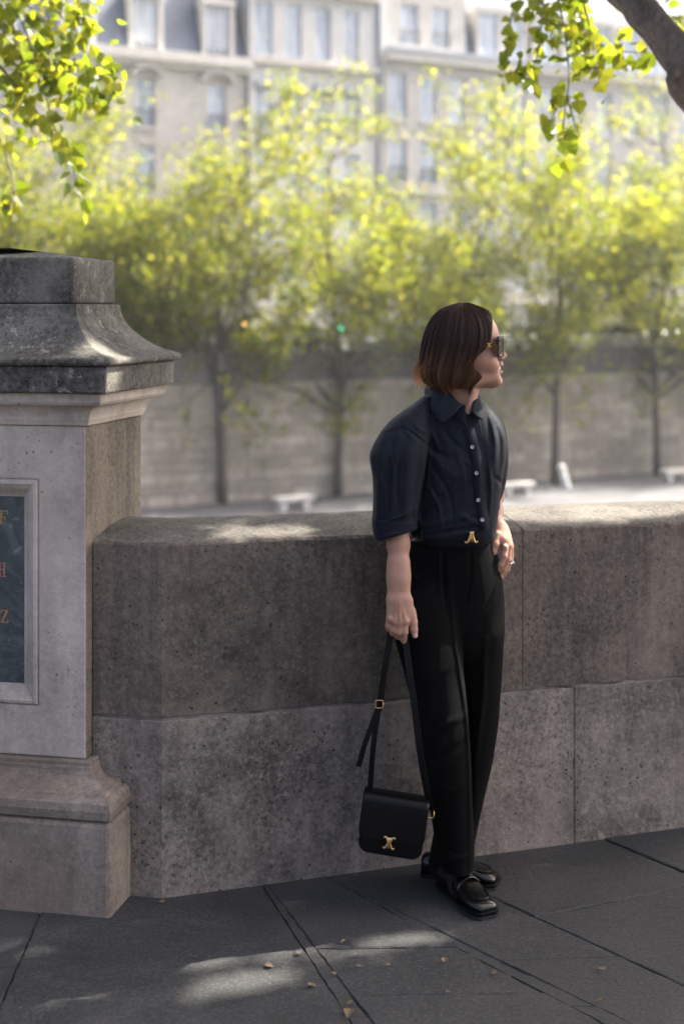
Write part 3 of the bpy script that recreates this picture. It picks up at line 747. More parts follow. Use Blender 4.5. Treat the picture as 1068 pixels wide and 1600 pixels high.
# ================================================================ STREET AND QUAY OBJECTS
M['paint_white'] = plain('white car paint', (0.7, 0.71, 0.72), 0.25, var=0.03); M['paint_grey'] = plain('silver car paint', (0.32, 0.36, 0.4), 0.3, 0.4, var=0.03)
M['paint_dark'] = plain('dark car paint', (0.03, 0.035, 0.045), 0.25, var=0.05); M['rubber'] = plain('tyre rubber', (0.02, 0.02, 0.02), 0.85)
M['lamp'] = plain('car lamp', (0.5, 0.1, 0.06), 0.2)
def car(u, v, paint, label, van=False, Lc=4.2):
    R = empty('parked_car', Q(u, v, ZS)); tag(R, label, 'car', 'cars parked along the far quay')
    hw = 0.86; h = 1.95 if van else 1.46; z0 = ZS + .2
    if van: body = [(-.5, .35), (-.5, 1.0), (-.47, 1.0), (-.32, 1.05), (.5, 1.05), (.5, .35)]; cab = [(-.36, 1.0), (-.22, h), (.47, h), (.5, 1.0)]
    else:   body = [(-.5, .3), (-.5, .72), (-.46, .8), (-.22, .92), (.36, .95), (.48, .9), (.5, .7), (.5, .3)]; cab = [(-.24, .88), (-.08, h - .03), (.12, h), (.28, h - .06), (.42, .9)]
    def extr(prof, w0, w1, name, mat, parent, bev=.05):
        n = len(prof); zm = max(p[1] for p in prof); zn = min(p[1] for p in prof)
        vs = []
        for s in (-1, 1):
            for (x, z) in prof:
                t = (z - zn) / (zm - zn); w = w0 + (w1 - w0) * t; vs.append(Q(u + x * Lc, v + s * w, z0 - .2 + z))
        fs = [tuple(range(n))[::-1], tuple(range(n, 2 * n))] + [(i, (i + 1) % n, n + (i + 1) % n, n + i) for i in range(n)]
        return mk(name, vs, fs, mat, parent, False, bev, 3)
    extr(body, hw, hw - .03, 'body', paint, R, .07)
    extr(cab, hw - .05, hw - .22, 'windows', M['pane_dark'], R, .05)
    top = [p for p in cab if p[1] > h - .1]; extr([(top[0][0] - .01, h - .06), (top[0][0], h + .03), (top[-1][0], h + .03), (top[-1][0] + .01, h - .06)], hw - .2, hw - .24, 'roof', paint, R, .02)
    for s in (-1, 1):
        mb = MB(); xa = cab[1][0]; qbox(mb, u + xa * Lc + .75, u + xa * Lc + .83, v + s * (hw - .2) - .03, v + s * (hw - .06) + .03, z0 + .7, z0 + h - .25); mb.build('door_pillar', paint, R)
    for xw in (-.3, .3):
        for s in (-1, 1):
            c = u + xw * Lc; n = 16; mb = MB()
            ring = lambda r, w: [Q(c + math.cos(2 * math.pi * k / n) * r, v + s * w, ZS + .31 + math.sin(2 * math.pi * k / n) * r) for k in range(n)]
            vs = ring(.31, hw - .2) + ring(.31, hw + .01); mb.add(vs, [tuple(range(n)), tuple(range(n, 2 * n))] + [(k, (k + 1) % n, n + (k + 1) % n, n + k) for k in range(n)])
            wh = mb.build('wheel', M['rubber'], R)
            mb = MB(); vs = ring(.19, hw) + ring(.19, hw + .02); mb.add(vs, [tuple(range(n)), tuple(range(n, 2 * n))] + [(k, (k + 1) % n, n + (k + 1) % n, n + k) for k in range(n)]); mb.build('rim', M['zinc'], wh)
    for s in (-1, 1):
        mb = MB(); qbox(mb, u + .5 * Lc - .05, u + .5 * Lc + .02, v + s * .68 - .12, v + s * .68 + .12, ZS + .62, ZS + .8); mb.build('tail_lamp', M['lamp'], R)
        mb = MB(); qbox(mb, u - .5 * Lc - .02, u - .5 * Lc + .05, v + s * .66 - .14, v + s * .66 + .14, ZS + .6, ZS + .76); mb.build('headlight', M['frame_white'], R)
for x, v, p, lab, van in ((262, 2.6, 'paint_white', 'white van parked behind the river wall beside the stone pillar cap', True), (345, 2.6, 'paint_grey', 'silver car parked behind the river wall under the dark shop awning', False),
                          (632, 2.6, 'paint_grey', 'silver car parked in front of the arched doorway behind the woman', False), (455, 6.0, 'paint_dark', 'dark car driving in front of the pale cream house', False),
                          (822, 2.6, 'paint_white', 'white car parked behind the river wall just past the woman\'s sunglasses', False), (952, 2.6, 'paint_white', 'white car parked behind the river wall between two quay trees', False), (1050, 2.6, 'paint_white', 'white van parked at the right end of the river wall', True)):
    car(U(x, v), v, M[p], lab, van)
# street signal with a lit green lamp, another with a lit amber lamp, round sign
def emit(name, col, s):
    m = Mat(name); e = m.N('ShaderNodeEmission'); e.inputs[0].default_value = col + (1,); e.inputs[1].default_value = s; m.L(e.outputs[0], m.out.inputs[0]); return m.m
M['green_lit'] = emit('green signal lamp', (0.05, 0.9, 0.5), 6); M['amber_lit'] = emit('amber signal lamp', (1.0, 0.5, 0.12), 7)
def signal(x, y, v, lit, label):
    u, d = q_at(x, v); z = z_at(y, d); R = empty('traffic_signal', Q(u, v, ZS)); tag(R, label, 'traffic light', 'traffic lights on the far quay')
    mb = MB(); mb.tube([Q(u, v, ZS), Q(u, v, z + .5)], .055, 8); mb.build('pole', M['iron'], R)
    mb = MB(); qbox(mb, u - .14, u + .14, v - .22, v - .06, z - .45, z + .45); mb.build('housing', M['iron'], R, False, .03)
    for k in (-1, 0, 1):
        n = 14; c = z + k * .28; mb = MB(); vs = [Q(u + math.cos(2 * math.pi * i / n) * r, w, c + math.sin(2 * math.pi * i / n) * r) for w, r in ((v - .221, .1), (v - .25, .085)) for i in range(n)]
        mb.add(vs, [tuple(range(n)), tuple(range(n, 2 * n))] + [(i, (i + 1) % n, n + (i + 1) % n, n + i) for i in range(n)])
        mb.build('signal_lamp', M[lit] if k == 0 else M['pane_dark'], R)
signal(530, 511, 5.0, 'green_lit', 'traffic light with lit green lamp in front of the pale house')
signal(379, 503, 4.0, 'amber_lit', 'traffic light with lit amber lamp near the shop awning')
u, d = q_at(617, 9.0); z = z_at(482, d); R = empty('road_sign', Q(u, 9, ZS)); tag(R, 'round pale road sign on a post in front of the arched doorway', 'road sign')
mb = MB(); mb.tube([Q(u, 9, ZS), Q(u, 9, z + .3)], .04, 8); mb.build('post', M['zinc'], R)
n = 20; mb = MB(); vs = [Q(u + math.cos(2 * math.pi * i / n) * .36, w, z + math.sin(2 * math.pi * i / n) * .36) for w in (8.9, 8.94) for i in range(n)]; mb.add(vs, [tuple(range(n)), tuple(range(n, 2 * n))] + [(i, (i + 1) % n, n + (i + 1) % n, n + i) for i in range(n)]); mb.build('sign_plate', plain('violet sign paint', (0.4, 0.3, 0.5), 0.4), R)
mb = MB(); qbox(mb, u - .3, u + .3, 8.9, 8.94, z - .95, z - .42); mb.build('lower_plate', M['frame_white'], R)

# stone benches on the quay, a leaning white post
def bench(x, y, label):
    d = (CAM_H - ZQ) * FPX / (y - 490); X = (x - 534) / FPX * d; rel = np.array([X, d]) - QO; u, v = rel @ QE, rel @ QN
    R = empty('stone_bench', Q(u, v, ZQ)); tag(R, label, 'bench', 'stone benches on the far quay')
    mb = MB(); qbox(mb, u - .85, u + .85, v - .28, v + .28, ZQ + .40, ZQ + .56); mb.build('seat', M['facade'], R, False, .03)
    for s in (-1, 1): mb = MB(); qbox(mb, u + s * .52 - .15, u + s * .52 + .15, v - .2, v + .2, ZQ, ZQ + .399); mb.build('leg', M['facade'], R, False, .02)
bench(458, 797, 'pale stone bench on the quay between the two slim tree trunks'); bench(806, 774, 'pale stone bench on the quay beside the thick trunk past the woman'); bench(1056, 752, 'pale stone bench on the quay by the last trunk at the right')
d = (CAM_H - ZQ) * FPX / (763 - 490); b = np.array([(886 - 534) / FPX * d, d]); t = W(877, 733, d)
R = empty('quay_post', (b[0], b[1], ZQ)); tag(R, 'small white leaning post beside the thick quay tree trunk', 'post')
mb = MB(); mb.tube([(b[0], b[1], ZQ), tuple(t)], [.17, .14], 10); mb.build('shaft', M['frame_white'], R)
mb = MB(); mb.tube([tuple(t + np.array([0, 0, -.02])), tuple(t + np.array([-.02, 0, .1])), tuple(t + np.array([-.03, 0, .2]))], [.17, .2, .1], 10); mb.build('knob', M['frame_white'], R, True)

# ================================================================ TREES
LEAF6 = np.array([(0, 0, 0), (.40, .18, .07), (.44, .45, .08), (0, 1, -.04), (-.44, .45, .08), (-.40, .18, .07), (0, .42, 0)], float)
LF6 = np.array([(6, 0, 1), (6, 1, 2), (6, 2, 3), (6, 3, 4), (6, 4, 5), (6, 5, 0)])
LEAF4 = np.array([(0, 0, 0), (.45, .45, .12), (0, 1, 0), (-.45, .45, .12)], float); LF4 = np.array([(0, 1, 2), (0, 2, 3)])
def rand_rot(n, rng):
    q = rng.normal(size=(n, 4)); q /= np.linalg.norm(q, axis=1)[:, None]; w, x, y, z = q.T
    return np.stack([1 - 2 * (y * y + z * z), 2 * (x * y - z * w), 2 * (x * z + y * w), 2 * (x * y + z * w), 1 - 2 * (x * x + z * z), 2 * (y * z - x * w), 2 * (x * z - y * w), 2 * (y * z + x * w), 1 - 2 * (x * x + y * y)], 1).reshape(n, 3, 3)
def leaves(P, size, rng, tmpl, tf, droop=0.0):
    n = len(P); R = rand_rot(n, rng); s = size * rng.uniform(.65, 1.25, n)
    V = np.einsum('nij,kj->nki', R, tmpl) * s[:, None, None] + P[:, None, :]
    F = tf[None] + (np.arange(n) * len(tmpl))[:, None, None]
    return V.reshape(-1, 3), F.reshape(-1, tf.shape[1])

def far_tree_meshes(seed):
    rng = np.random.default_rng(seed); wood = MB(); H = 6.36
    lean = rng.uniform(-.35, .35)
    tp = [(0, 0, 0), (lean * .2, 0, 1.5), (lean * .5, .05, 3.4), (lean * .8, .1, 5.2), (lean, .1, 6.8)]
    wood.tube(tp, [.24, .19, .175, .16, .14], 9)
    cl = []
    def limb(p, dirv, L, r, lvl):
        pts = [np.array(p, float)]; dv = np.array(dirv, float)
        for i in range(5):
            dv = dv + rng.normal(size=3) * .16 + np.array([0, 0, .07]); dv /= np.linalg.norm(dv); pts.append(pts[-1] + dv * L / 5)
        wood.tube(pts, [r * (1 - .16 * i) for i in range(6)], 6)
        for i in range(2, 6): cl.append((pts[i], .5 + .16 * (5 - i) if lvl else .62))
        if lvl < 2:
            for i in (2, 3, 4, 5):
                for _ in range(2):
                    a = rng.uniform(0, 2 * math.pi); limb(pts[i], dv * .6 + np.array([math.cos(a) * .8, math.sin(a) * .8, rng.uniform(-.25, .4)]), L * rng.uniform(.32, .5), r * .42, lvl + 1)
    for i in range(7):
        a = 2 * math.pi * i / 7 + rng.uniform(-.3, .3); z = rng.uniform(3.6, 6.8); limb((lean * z / 6.8, .08, z), (math.cos(a) * .62, math.sin(a) * .55, .9), rng.uniform(5.6, 7.8), .095, 0)
    limb(tp[-1], (lean * .1, 0, 1), 9.0, .13, 0)
    # a few low hanging sprays
    for i in range(16):
        a = rng.uniform(0, 2 * math.pi); p = np.array((math.cos(a) * rng.uniform(1, 2.6), math.sin(a) * 1.5, rng.uniform(3.7, 6.6))); wood.tube([(lean * .8, .08, 5.4), tuple(p + np.array([0, 0, .6])), tuple(p)], [.05, .03, .02], 5)
        for k in range(6): cl.append((p + rng.normal(size=3) * .35 - np.array([0, 0, .25 * k]), .3))
    C = np.array([c[0] for c in cl]); S = np.array([c[1] for c in cl]); n = 12500
    idx = rng.integers(0, len(C), n); P = C[idx] + rng.normal(size=(n, 3)) * S[idx][:, None] * .46
    keep = (P[:, 2] > 1.6) & (P[:, 2] < 19.5); P = P[keep]
    return wood, leaves(P, .2, rng, LEAF4, LF4)
variants = [far_tree_meshes(s) for s in (21, 22, 23)]
protos = {}
specs = [(-170, 787, 0, 1.0, 'dark trunk hidden'), (10, 790, 1, 1.02, ''), (178, 788, 2, 1.0, ''), (348, 787, 0, .98, ''), (528, 775, 1, .93, ''), (700, 766, 2, .96, ''), (866, 757, 0, 1.02, ''), (1026, 742, 1, 1.03, ''), (1190, 733, 2, 1.0, '')]
tl = ['leafy quay tree rising behind the pillar\'s far left side', 'leafy quay tree whose yellow crown rises above the pillar cap', 'leafy quay tree with its trunk hidden by the pillar', 'slim quay tree with yellow green crown, first trunk beside the pillar',
      'slim dark trunked quay tree beside the stone bench left of the woman', 'leafy quay tree standing directly behind the woman', 'quay tree with thick pale trunk beside the white leaning post', 'quay tree with forked trunk by the rightmost stone bench', 'leafy quay tree at the right end of the row']
for i, (x, y, var, sc, _) in enumerate(specs):
    d = (CAM_H - ZQ) * FPX / (y - 490); X = (x - 534) / FPX * d
    T = empty('quay_tree', (X, d, ZQ)); tag(T, tl[i], 'tree', 'trees along the far quay')
    T.rotation_euler = (0, 0, (0.0, 2.1, 4.0)[i // 3] + .4 * i); T.scale = (sc * 1.0, sc * 1.0, sc * (1.0 + .04 * math.sin(i * 2.3)))
    if var not in protos:
        wood, (LV, LFc) = variants[var]; a = wood.build('trunk', M['bark_far'], None, True); b = mk_np('crown', LV, LFc, M['leaf_far'], None, False); protos[var] = (a, b)
    else:
        a, b = (o.copy() for o in protos[var]); COL.objects.link(a); COL.objects.link(b)
    for o in (a, b): o.parent = T; o.matrix_parent_inverse = Matrix()
    b['kind'] = 'stuff'

# ---- near trees: crowns over the parapet, sprays hanging into view
leaf_meshes = []
for k in range(3):
    me = bpy.data.meshes.new('leaf'); t = LEAF6.copy(); t[:, 2] *= (1.0, 1.8, .4)[k]; t[:, 0] *= (1, .88, 1.1)[k]; t[3, 2] = (-.04, -.14, .1)[k]
    me.from_pydata([tuple(p) for p in t], [], [tuple(f) for f in LF6]); me.materials.append(M['leaf']); leaf_meshes.append(me)
def spray(tree, twigs, d0, n_leaf, seed, size=.062, fill=300, fill_drop=.45):
    """twigs given as photo columns/rows at about depth d0; leaves are single objects"""
    rng = random.Random(seed); wood = MB(); pts_all = []
    for tw, dens, dd in twigs:
        P = [W(x, y, d0 + dd + .12 * math.sin(i * 1.7)) for i, (x, y) in enumerate(tw)]; S = spline(P, 6)
        wood.tube(S, [.0045 * (1 - .75 * i / len(S)) + .0012 for i in range(len(S))], 5)
        pts_all += [(S[i], S[min(i + 1, len(S) - 1)] - S[max(i - 1, 0)]) for i in range(1, len(S)) for _ in range(dens)]
    br = wood.build('twig', M['bark'], tree, True)
    rng.shuffle(pts_all)
    g = np.random.default_rng(seed); base = np.array([p for p, t in pts_all]); base = base[base[:, 2] > CAM_H + .2202 * base[:, 1] - fill_drop]
    if len(base):       # finer leaves among the countable ones
        Pf = base[g.integers(0, len(base), fill)] + g.normal(size=(fill, 3)) * np.array([.06, .16, .06]); V_, F_ = leaves(Pf, size * .85, g, LEAF6, LF6); o = mk_np('foliage', V_, F_, M['leaf'], tree, False); o['kind'] = 'stuff'
    for p, t in pts_all[:n_leaf]:
        o = bpy.data.objects.new('leaf', rng.choice(leaf_meshes)); COL.objects.link(o)
        off = np.array([rng.gauss(0, .03), rng.gauss(0, .06), rng.gauss(-.01, .028)]); s = size * rng.uniform(.7, 1.3)
        tip = Vector((rng.gauss(0, .7), rng.gauss(0, .7), -1.0 + rng.gauss(0, .5))).normalized(); face = Vector((rng.gauss(0, .8), -1 + rng.gauss(0, .7), rng.gauss(.2, .7)))
        xa = tip.cross(face).normalized(); za = xa.cross(tip)
        o.matrix_world = Matrix.Translation(Vector(p + off)) @ Matrix((xa, tip, za)).transposed().to_4x4() @ Matrix.Scale(s, 4)
        mw = o.matrix_world.copy(); o.parent = tree; o.matrix_parent_inverse = Matrix.Translation(-Vector(tree.location)); o.matrix_basis = mw

TR = empty('poplar_tree', (5.0, 6.5, -6.4)); tag(TR, 'poplar with thick pale brown limb reaching over the parapet', 'tree', 'poplars beside the parapet')
wood = MB()
limb_pts = [(5.0, 6.5, -6.4), (4.95, 6.45, -3.0), (4.8, 6.4, -0.6), (4.3, 6.3, .3)] 
wood.tube(spline(limb_pts, 5), [.36 - .007 * i for i in range(16)], 14); 
lp = [np.array((4.6, 6.35, -.2)), np.array((3.2, 6.1, 1.1)), np.array((2.1, 5.85, 1.95)), W(1100, 160, 5.65), W(1068, 98, 5.6), W(1004, 20, 5.6), W(948, -35, 5.65), np.array((.55, 5.9, 3.6)), np.array((.1, 6.3, 4.6))]
S = spline(lp, 6); wood.tube(S, [.118 - .0017 * i + .004 * math.sin(i * 1.3) for i in range(len(S))], 14)
kn = W(1052, 112, 5.53); wood.tube([kn + np.array([.02, .05, .02]), kn, kn + np.array([-.015, -.03, -.02])], [.035, .03, .016], 9)
for e in ((3.6, 6.6, 5.5), (5.4, 6.6, 5.4), (2.6, 6.2, 6.0), (4.2, 5.0, 5.6)):
    wood.tube(spline([(4.85, 6.4, -.8), (4.9, 6.4, 2.0), (np.array(e) * .5 + np.array((4.9, 6.5, 3.4)) * .5), e], 5), [.13 * (1 - i / 15) ** 1.4 + .012 for i in range(16)], 8)
wood.build('trunk', M['bark'], TR, True)
TL = empty('poplar_tree', (-4.6, 7.6, -6.4)); tag(TL, 'poplar with fine leafy sprays hanging above the pillar', 'tree', 'poplars beside the parapet')
wood = MB(); wood.tube(spline([(-4.6, 7.6, -6.4), (-4.5, 7.5, -2), (-4.2, 7.2, 2.2), (-3.6, 6.9, 4.2)], 5), [.3 - .01 * i for i in range(16)], 12)
wood.tube(spline([(-4.2, 7.2, 2.0), (-3.0, 6.4, 3.4), (-1.9, 5.8, 3.75), (-1.3, 5.55, 3.2)], 5), [.1 - .0055 * i for i in range(16)], 8)
wood.build('trunk', M['bark'], TL, True)

# crowns: leaves everywhere except along the gaps through which the sun reaches the places lit in the photograph
def inpoly(x, y, poly):
    c = np.zeros(len(x), bool); n = len(poly)
    for i in range(n):
        (x0, y0), (x1, y1) = poly[i], poly[(i + 1) % n]
        k = ((y0 > y) != (y1 > y)) & (x < (x1 - x0) * (y - y0) / (y1 - y0 + 1e-12) + x0); c ^= k
    return c
GAPS = []      # (plane height, plan polygon)
GAPS.append((0.0, [tuple(G(x, y)[:2]) for x, y in ((262, 1560), (292, 1532), (440, 1503), (512, 1498), (500, 1530), (400, 1556), (285, 1578))]))
GAPS.append((0.0, [tuple(G(x, y)[:2]) for x, y in ((486, 1503), (555, 1466), (655, 1445), (712, 1457), (715, 1480), (600, 1491), (535, 1504))]))
a, b = KINK + WD * .97, KINK + WD * 4.6
GAPS.append((1.0, [tuple(p) for p in (a + WN * .03, b - WN * .02, b + WN * .62, a + WN * .62)]))
a, b = KINK + WD * .12, KINK + WD * .5
GAPS.append((1.0, [tuple(p) for p in (a + WN * .0, b + WN * .0, b + WN * .12, a + WN * .16)]))
GAPS.append((2.5, [(-1.75, 5.7), (-.85, 5.7), (-.85, 6.9), (-1.75, 6.9)])); GAPS.append((2.6, [(.65, 5.8), (1.6, 5.8), (1.6, 6.8), (.65, 6.8)]))
RAYS = [(W(790, 838, 4.02), W(793, 852, 4.0), .035), (W(712, 1040, 3.91), W(722, 1100, 3.90), .02), (W(766, 645, 3.97), W(771, 672, 3.96), .012), (W(727, 722, 3.9), W(735, 724, 3.9), .012),
        (W(640, 574, 4.0), W(655, 580, 4.0), .035), (W(776, 512, 3.97), W(778, 522, 3.97), .0), (PC.tolist() + [1.5], (PC + f1 * .1 - sd * .06).tolist() + [1.46], .03)]
def crown(tree, C, R, n, seed, size=.075):
    rng = np.random.default_rng(seed); C = np.array(C, float); R = np.array(R, float)
    cc = rng.normal(size=(260, 3)); cc /= np.linalg.norm(cc, axis=1)[:, None]; cc *= rng.uniform(.15, 1, (260, 1)) ** .45; cc = C + cc * R
    P = cc[rng.integers(0, 260, n)] + rng.normal(size=(n, 3)) * .42
    P = P[P[:, 2] > CAM_H + .2202 * P[:, 1] + .22]
    P = P[P[:, 1] > 3.4]
    keep = np.ones(len(P), bool)
    for z, poly in GAPS:
        q = P - SUN * ((P[:, 2] - z) / SUN[2])[:, None]; keep &= ~inpoly(q[:, 0], q[:, 1], poly)
    for a, b, r in RAYS:
        for t in np.linspace(0, 1, 6):
            p = np.array(a) * (1 - t) + np.array(b) * t; w = P - p; w -= (w @ SUN)[:, None] * SUN; keep &= np.linalg.norm(w, axis=1) > r + size * .5
    P = P[keep]
    V, F = leaves(P, size, rng, LEAF6, LF6); o = mk_np('crown', V, F, M['leaf'], tree, False); o['kind'] = 'stuff'
crown(TR, (3.6, 5.6, 5.3), (3.9, 2.5, 1.7), 95000, 31)
crown(TL, (-4.0, 7.6, 5.6), (2.6, 2.2, 1.6), 9000, 32)
spray(TL, [([(15, -40), (30, 20), (62, 110), (85, 200), (115, 265), (128, 330)], 3, 0), ([(0, 30), (70, 85), (130, 105), (180, 112)], 4, .1), ([(-10, 90), (50, 165), (95, 225), (110, 240)], 4, -.1), ([(-10, 190), (12, 250), (22, 300), (15, 330)], 2, .15),
            ([(50, -40), (100, 30), (128, 55)], 4, .1), ([(-20, -20), (20, 60), (30, 140), (40, 200)], 5, .2), ([(90, -40), (122, 10), (126, 40)], 3, 0), ([(60, 60), (110, 130), (150, 150), (165, 130)], 4, .05), ([(-10, 20), (40, 100), (80, 120)], 4, -.05), ([(-20, -30), (60, 20), (110, 70)], 5, .15)], 6.3, 290, 4, .066)
spray(TR, [([(862, -40), (880, 40), (888, 120), (880, 190), (884, 236)], 4, 0), ([(835, -40), (800, 20), (795, 70), (792, 98)], 2, .1), ([(850, -40), (845, 40), (838, 90), (826, 108)], 3, .1), ([(890, -40), (920, 40), (950, 75), (1005, 82)], 4, .15),
            ([(900, -40), (925, 60), (930, 100), (940, 118)], 4, 0), ([(985, -20), (1020, 15), (1045, 25), (1066, 38)], 3, .3), ([(870, -30), (905, 20), (915, 70), (905, 105)], 4, .1), ([(800, -30), (830, 5), (850, 30), (880, 40)], 3, 0), ([(885, 150), (897, 190), (902, 215)], 3, 0), ([(875, 150), (866, 175), (860, 190)], 2, 0)], 6.3, 210, 9, .064, 110, .3)
# fallen leaves on the slabs
rs = random.Random(12)
for (x, y) in ((540, 1474), (548, 1582), (470, 1495), (520, 1524), (490, 1542), (553, 1372), (540, 1368), (694, 1509), (774, 1522), (938, 1516), (932, 1566), (610, 1513), (556, 1515), (700, 1556), (980, 1344), (258, 1412), (305, 1501), (414, 1512), (545, 1575)):
    p = G(x, y); o = bpy.data.objects.new('fallen_leaf', leaf_meshes[rs.randrange(3)].copy()); o.data.materials.clear(); o.data.materials.append(M['dry_leaf']); COL.objects.link(o)
    o.location = (p[0], p[1], .008); o.rotation_euler = (rs.uniform(-.3, .3), rs.uniform(-.3, .3), rs.uniform(0, 6.3)); s = rs.uniform(.013, .025) * (1.6 if (x, y) == (548, 1582) else 1); o.scale = (s, s, s)
    big = (x, y) == (548, 1582)
    tag(o, 'largest dry fallen leaf, caught in the double paving joint' if big else 'small dry fallen leaf lying on the grey paving slabs', 'leaf', 'fallen leaves on the pavement')
# ================================================================ THE WOMAN
class Field:
    """signed distance grid; shapes are blended into it and one continuous surface is taken from it"""
    def __init__(s, lo, hi, h):
        s.lo = np.array(lo, float); s.h = h
        n = np.ceil((np.array(hi) - s.lo) / h).astype(int) + 1
        s.ax = [(s.lo[i] + h * np.arange(n[i])).astype(np.float32) for i in range(3)]
        s.f = np.full(tuple(n), 0.2, np.float32)
    def sl(s, lo, hi):
        o = []
        for i in range(3):
            a = max(0, int(math.floor((lo[i] - s.lo[i]) / s.h))); b = min(len(s.ax[i]), int(math.ceil((hi[i] - s.lo[i]) / s.h)) + 1)
            o.append(slice(a, max(a, b)))
        return tuple(o)
    def grid(s, q): return s.ax[0][q[0]][:, None, None], s.ax[1][q[1]][None, :, None], s.ax[2][q[2]][None, None, :]
    def op(s, fn, lo, hi, k=0.01, mode='u'):
        m = k + 0.012
        q = s.sl(np.array(lo) - m, np.array(hi) + m)
        if any(a.stop <= a.start for a in q): return
        g = fn(*s.grid(q)).astype(np.float32); f = s.f[q]
        if mode == 'u':
            h = np.clip(.5 + .5 * (f - g) / k, 0, 1); s.f[q] = f * (1 - h) + g * h - k * h * (1 - h)
        elif mode == 'cut':
            g = -g; h = np.clip(.5 - .5 * (f - g) / k, 0, 1); s.f[q] = f * (1 - h) + g * h + k * h * (1 - h)
        elif mode == 'add': s.f[q] = f + g
    def cone(s, a, b, ra, rb, k=0.01, mode='u'):
        a = np.array(a, float); b = np.array(b, float); r = max(ra, rb); d = b - a; L2 = max(d @ d, 1e-9)
        def fn(x, y, z):
            t = np.clip(((x - a[0]) * d[0] + (y - a[1]) * d[1] + (z - a[2]) * d[2]) / L2, 0, 1)
            return np.sqrt((x - a[0] - t * d[0]) ** 2 + (y - a[1] - t * d[1]) ** 2 + (z - a[2] - t * d[2]) ** 2) - (ra + (rb - ra) * t)
        s.op(fn, np.minimum(a, b) - r, np.maximum(a, b) + r, k, mode)
    def chain(s, pts, rad, k=0.006):
        for i in range(len(pts) - 1): s.cone(pts[i], pts[i + 1], rad[i], rad[i + 1], k)
    def ell(s, c, r, k=0.01, mode='u', yaw=0.0):
        c = np.array(c, float); ca, sa = math.cos(yaw), math.sin(yaw); R = max(r)
        def fn(x, y, z):
            u = (x - c[0]) * ca + (y - c[1]) * sa; v = -(x - c[0]) * sa + (y - c[1]) * ca
            q = np.sqrt((u / r[0]) ** 2 + (v / r[1]) ** 2 + ((z - c[2]) / r[2]) ** 2); return (q - 1) * min(r)
        s.op(fn, c - R, c + R, k, mode)
    def loft(s, secs, k=0.012, p=2.0, yaw=0.0, sig=0.012, mode='u', extra=None, grow=0.0):
        """secs: (row, left column, right column, depth, half depth) -> stacked ellipses"""
        zs, cx, cy, a, b = loft_params(secs); o = np.argsort(zs); fine = np.arange(zs.min(), zs.max() + .002, .002)
        def sm(v):
            w = np.interp(fine, zs[o], v[o]); kk = max(1, int(sig * 3 / .002)); ker = np.exp(-.5 * (np.arange(-kk, kk + 1) * .002 / sig) ** 2); ker /= ker.sum()
            # keep the slope at both ends while smoothing
            ext = np.concatenate([2 * w[0] - w[1:kk + 1][::-1] if len(w) > kk else np.full(kk, w[0]), w, 2 * w[-1] - w[-kk - 1:-1][::-1] if len(w) > kk else np.full(kk, w[-1])])
            return np.convolve(ext, ker, 'valid')
        CX, CY, A, B = sm(cx), sm(cy), np.maximum(sm(a) + grow, .003), np.maximum(sm(b) + grow, .003); ca, sa = math.cos(yaw), math.sin(yaw)
        def fn(x, y, z):
            zz = z[0, 0]; X0, Y0, AA, BB = (np.interp(zz, fine, t)[None, None] for t in (CX, CY, A, B))
            u = (x - X0) * ca + (y - Y0) * sa; v = -(x - X0) * sa + (y - Y0) * ca
            r = (np.abs(u / AA) ** p + np.abs(v / BB) ** p) ** (1 / p); f = (r - 1) * np.minimum(AA, BB)
            f = np.maximum(f, np.maximum(z - zs.max(), zs.min() - z))
            if extra is not None: f = extra(f, x, y, z)
            return f
        m = max(A.max(), B.max()); s.op(fn, (CX.min() - m, CY.min() - m, zs.min()), (CX.max() + m, CY.max() + m, zs.max()), k, mode)
        return fine, CX, CY, A, B
    def fold(s, pts, w, amp, d=3.95, depth=None):
        amp *= 1.25
        """raised (amp>0) or sunken ridge along a line measured in the photo"""
        P = [np.array((W(x, y, d)[0], W(x, y, d)[2])) for x, y in pts]; P = spline(P, 4)
        lo = np.min(P, 0) - 3 * w; hi = np.max(P, 0) + 3 * w; y0, y1 = depth if depth else (s.ax[1][0], s.ax[1][-1])
        q = s.sl((lo[0], y0, lo[1]), (hi[0], y1, hi[1]))
        x = s.ax[0][q[0]][:, None]; z = s.ax[2][q[2]][None, :]; best = np.full((x.shape[0], z.shape[1]), 9.0, np.float32); tt = np.zeros_like(best)
        for i in range(len(P) - 1):
            e = P[i + 1] - P[i]; t = np.clip(((x - P[i][0]) * e[0] + (z - P[i][1]) * e[1]) / max(e @ e, 1e-9), 0, 1); dd = np.hypot(x - P[i][0] - t * e[0], z - P[i][1] - t * e[1])
            m = dd < best; best = np.where(m, dd, best); tt = np.where(m, (i + t) / (len(P) - 1), tt)
        g = amp * np.exp(-(best / w) ** 2) * np.sqrt(np.clip(np.sin(math.pi * np.clip(tt, .04, .96)), 0, 1)); s.f[q] -= g[:, None, :].astype(np.float32)
    def surface(s):
        f = s.f; ins = f < 0; nx, ny, nz = f.shape; c = np.zeros((nx - 1, ny - 1, nz - 1), np.uint8)
        offs = [(i, j, k) for i in (0, 1) for j in (0, 1) for k in (0, 1)]
        for i, j, k in offs: c += ins[i:nx - 1 + i, j:ny - 1 + j, k:nz - 1 + k]
        act = (c > 0) & (c < 8); I, J, K = np.nonzero(act); n = len(I); idx = np.full(c.shape, -1, np.int32); idx[I, J, K] = np.arange(n)
        vals = [f[I + i, J + j, K + k] for i, j, k in offs]; acc = np.zeros((n, 3)); cnt = np.zeros(n)
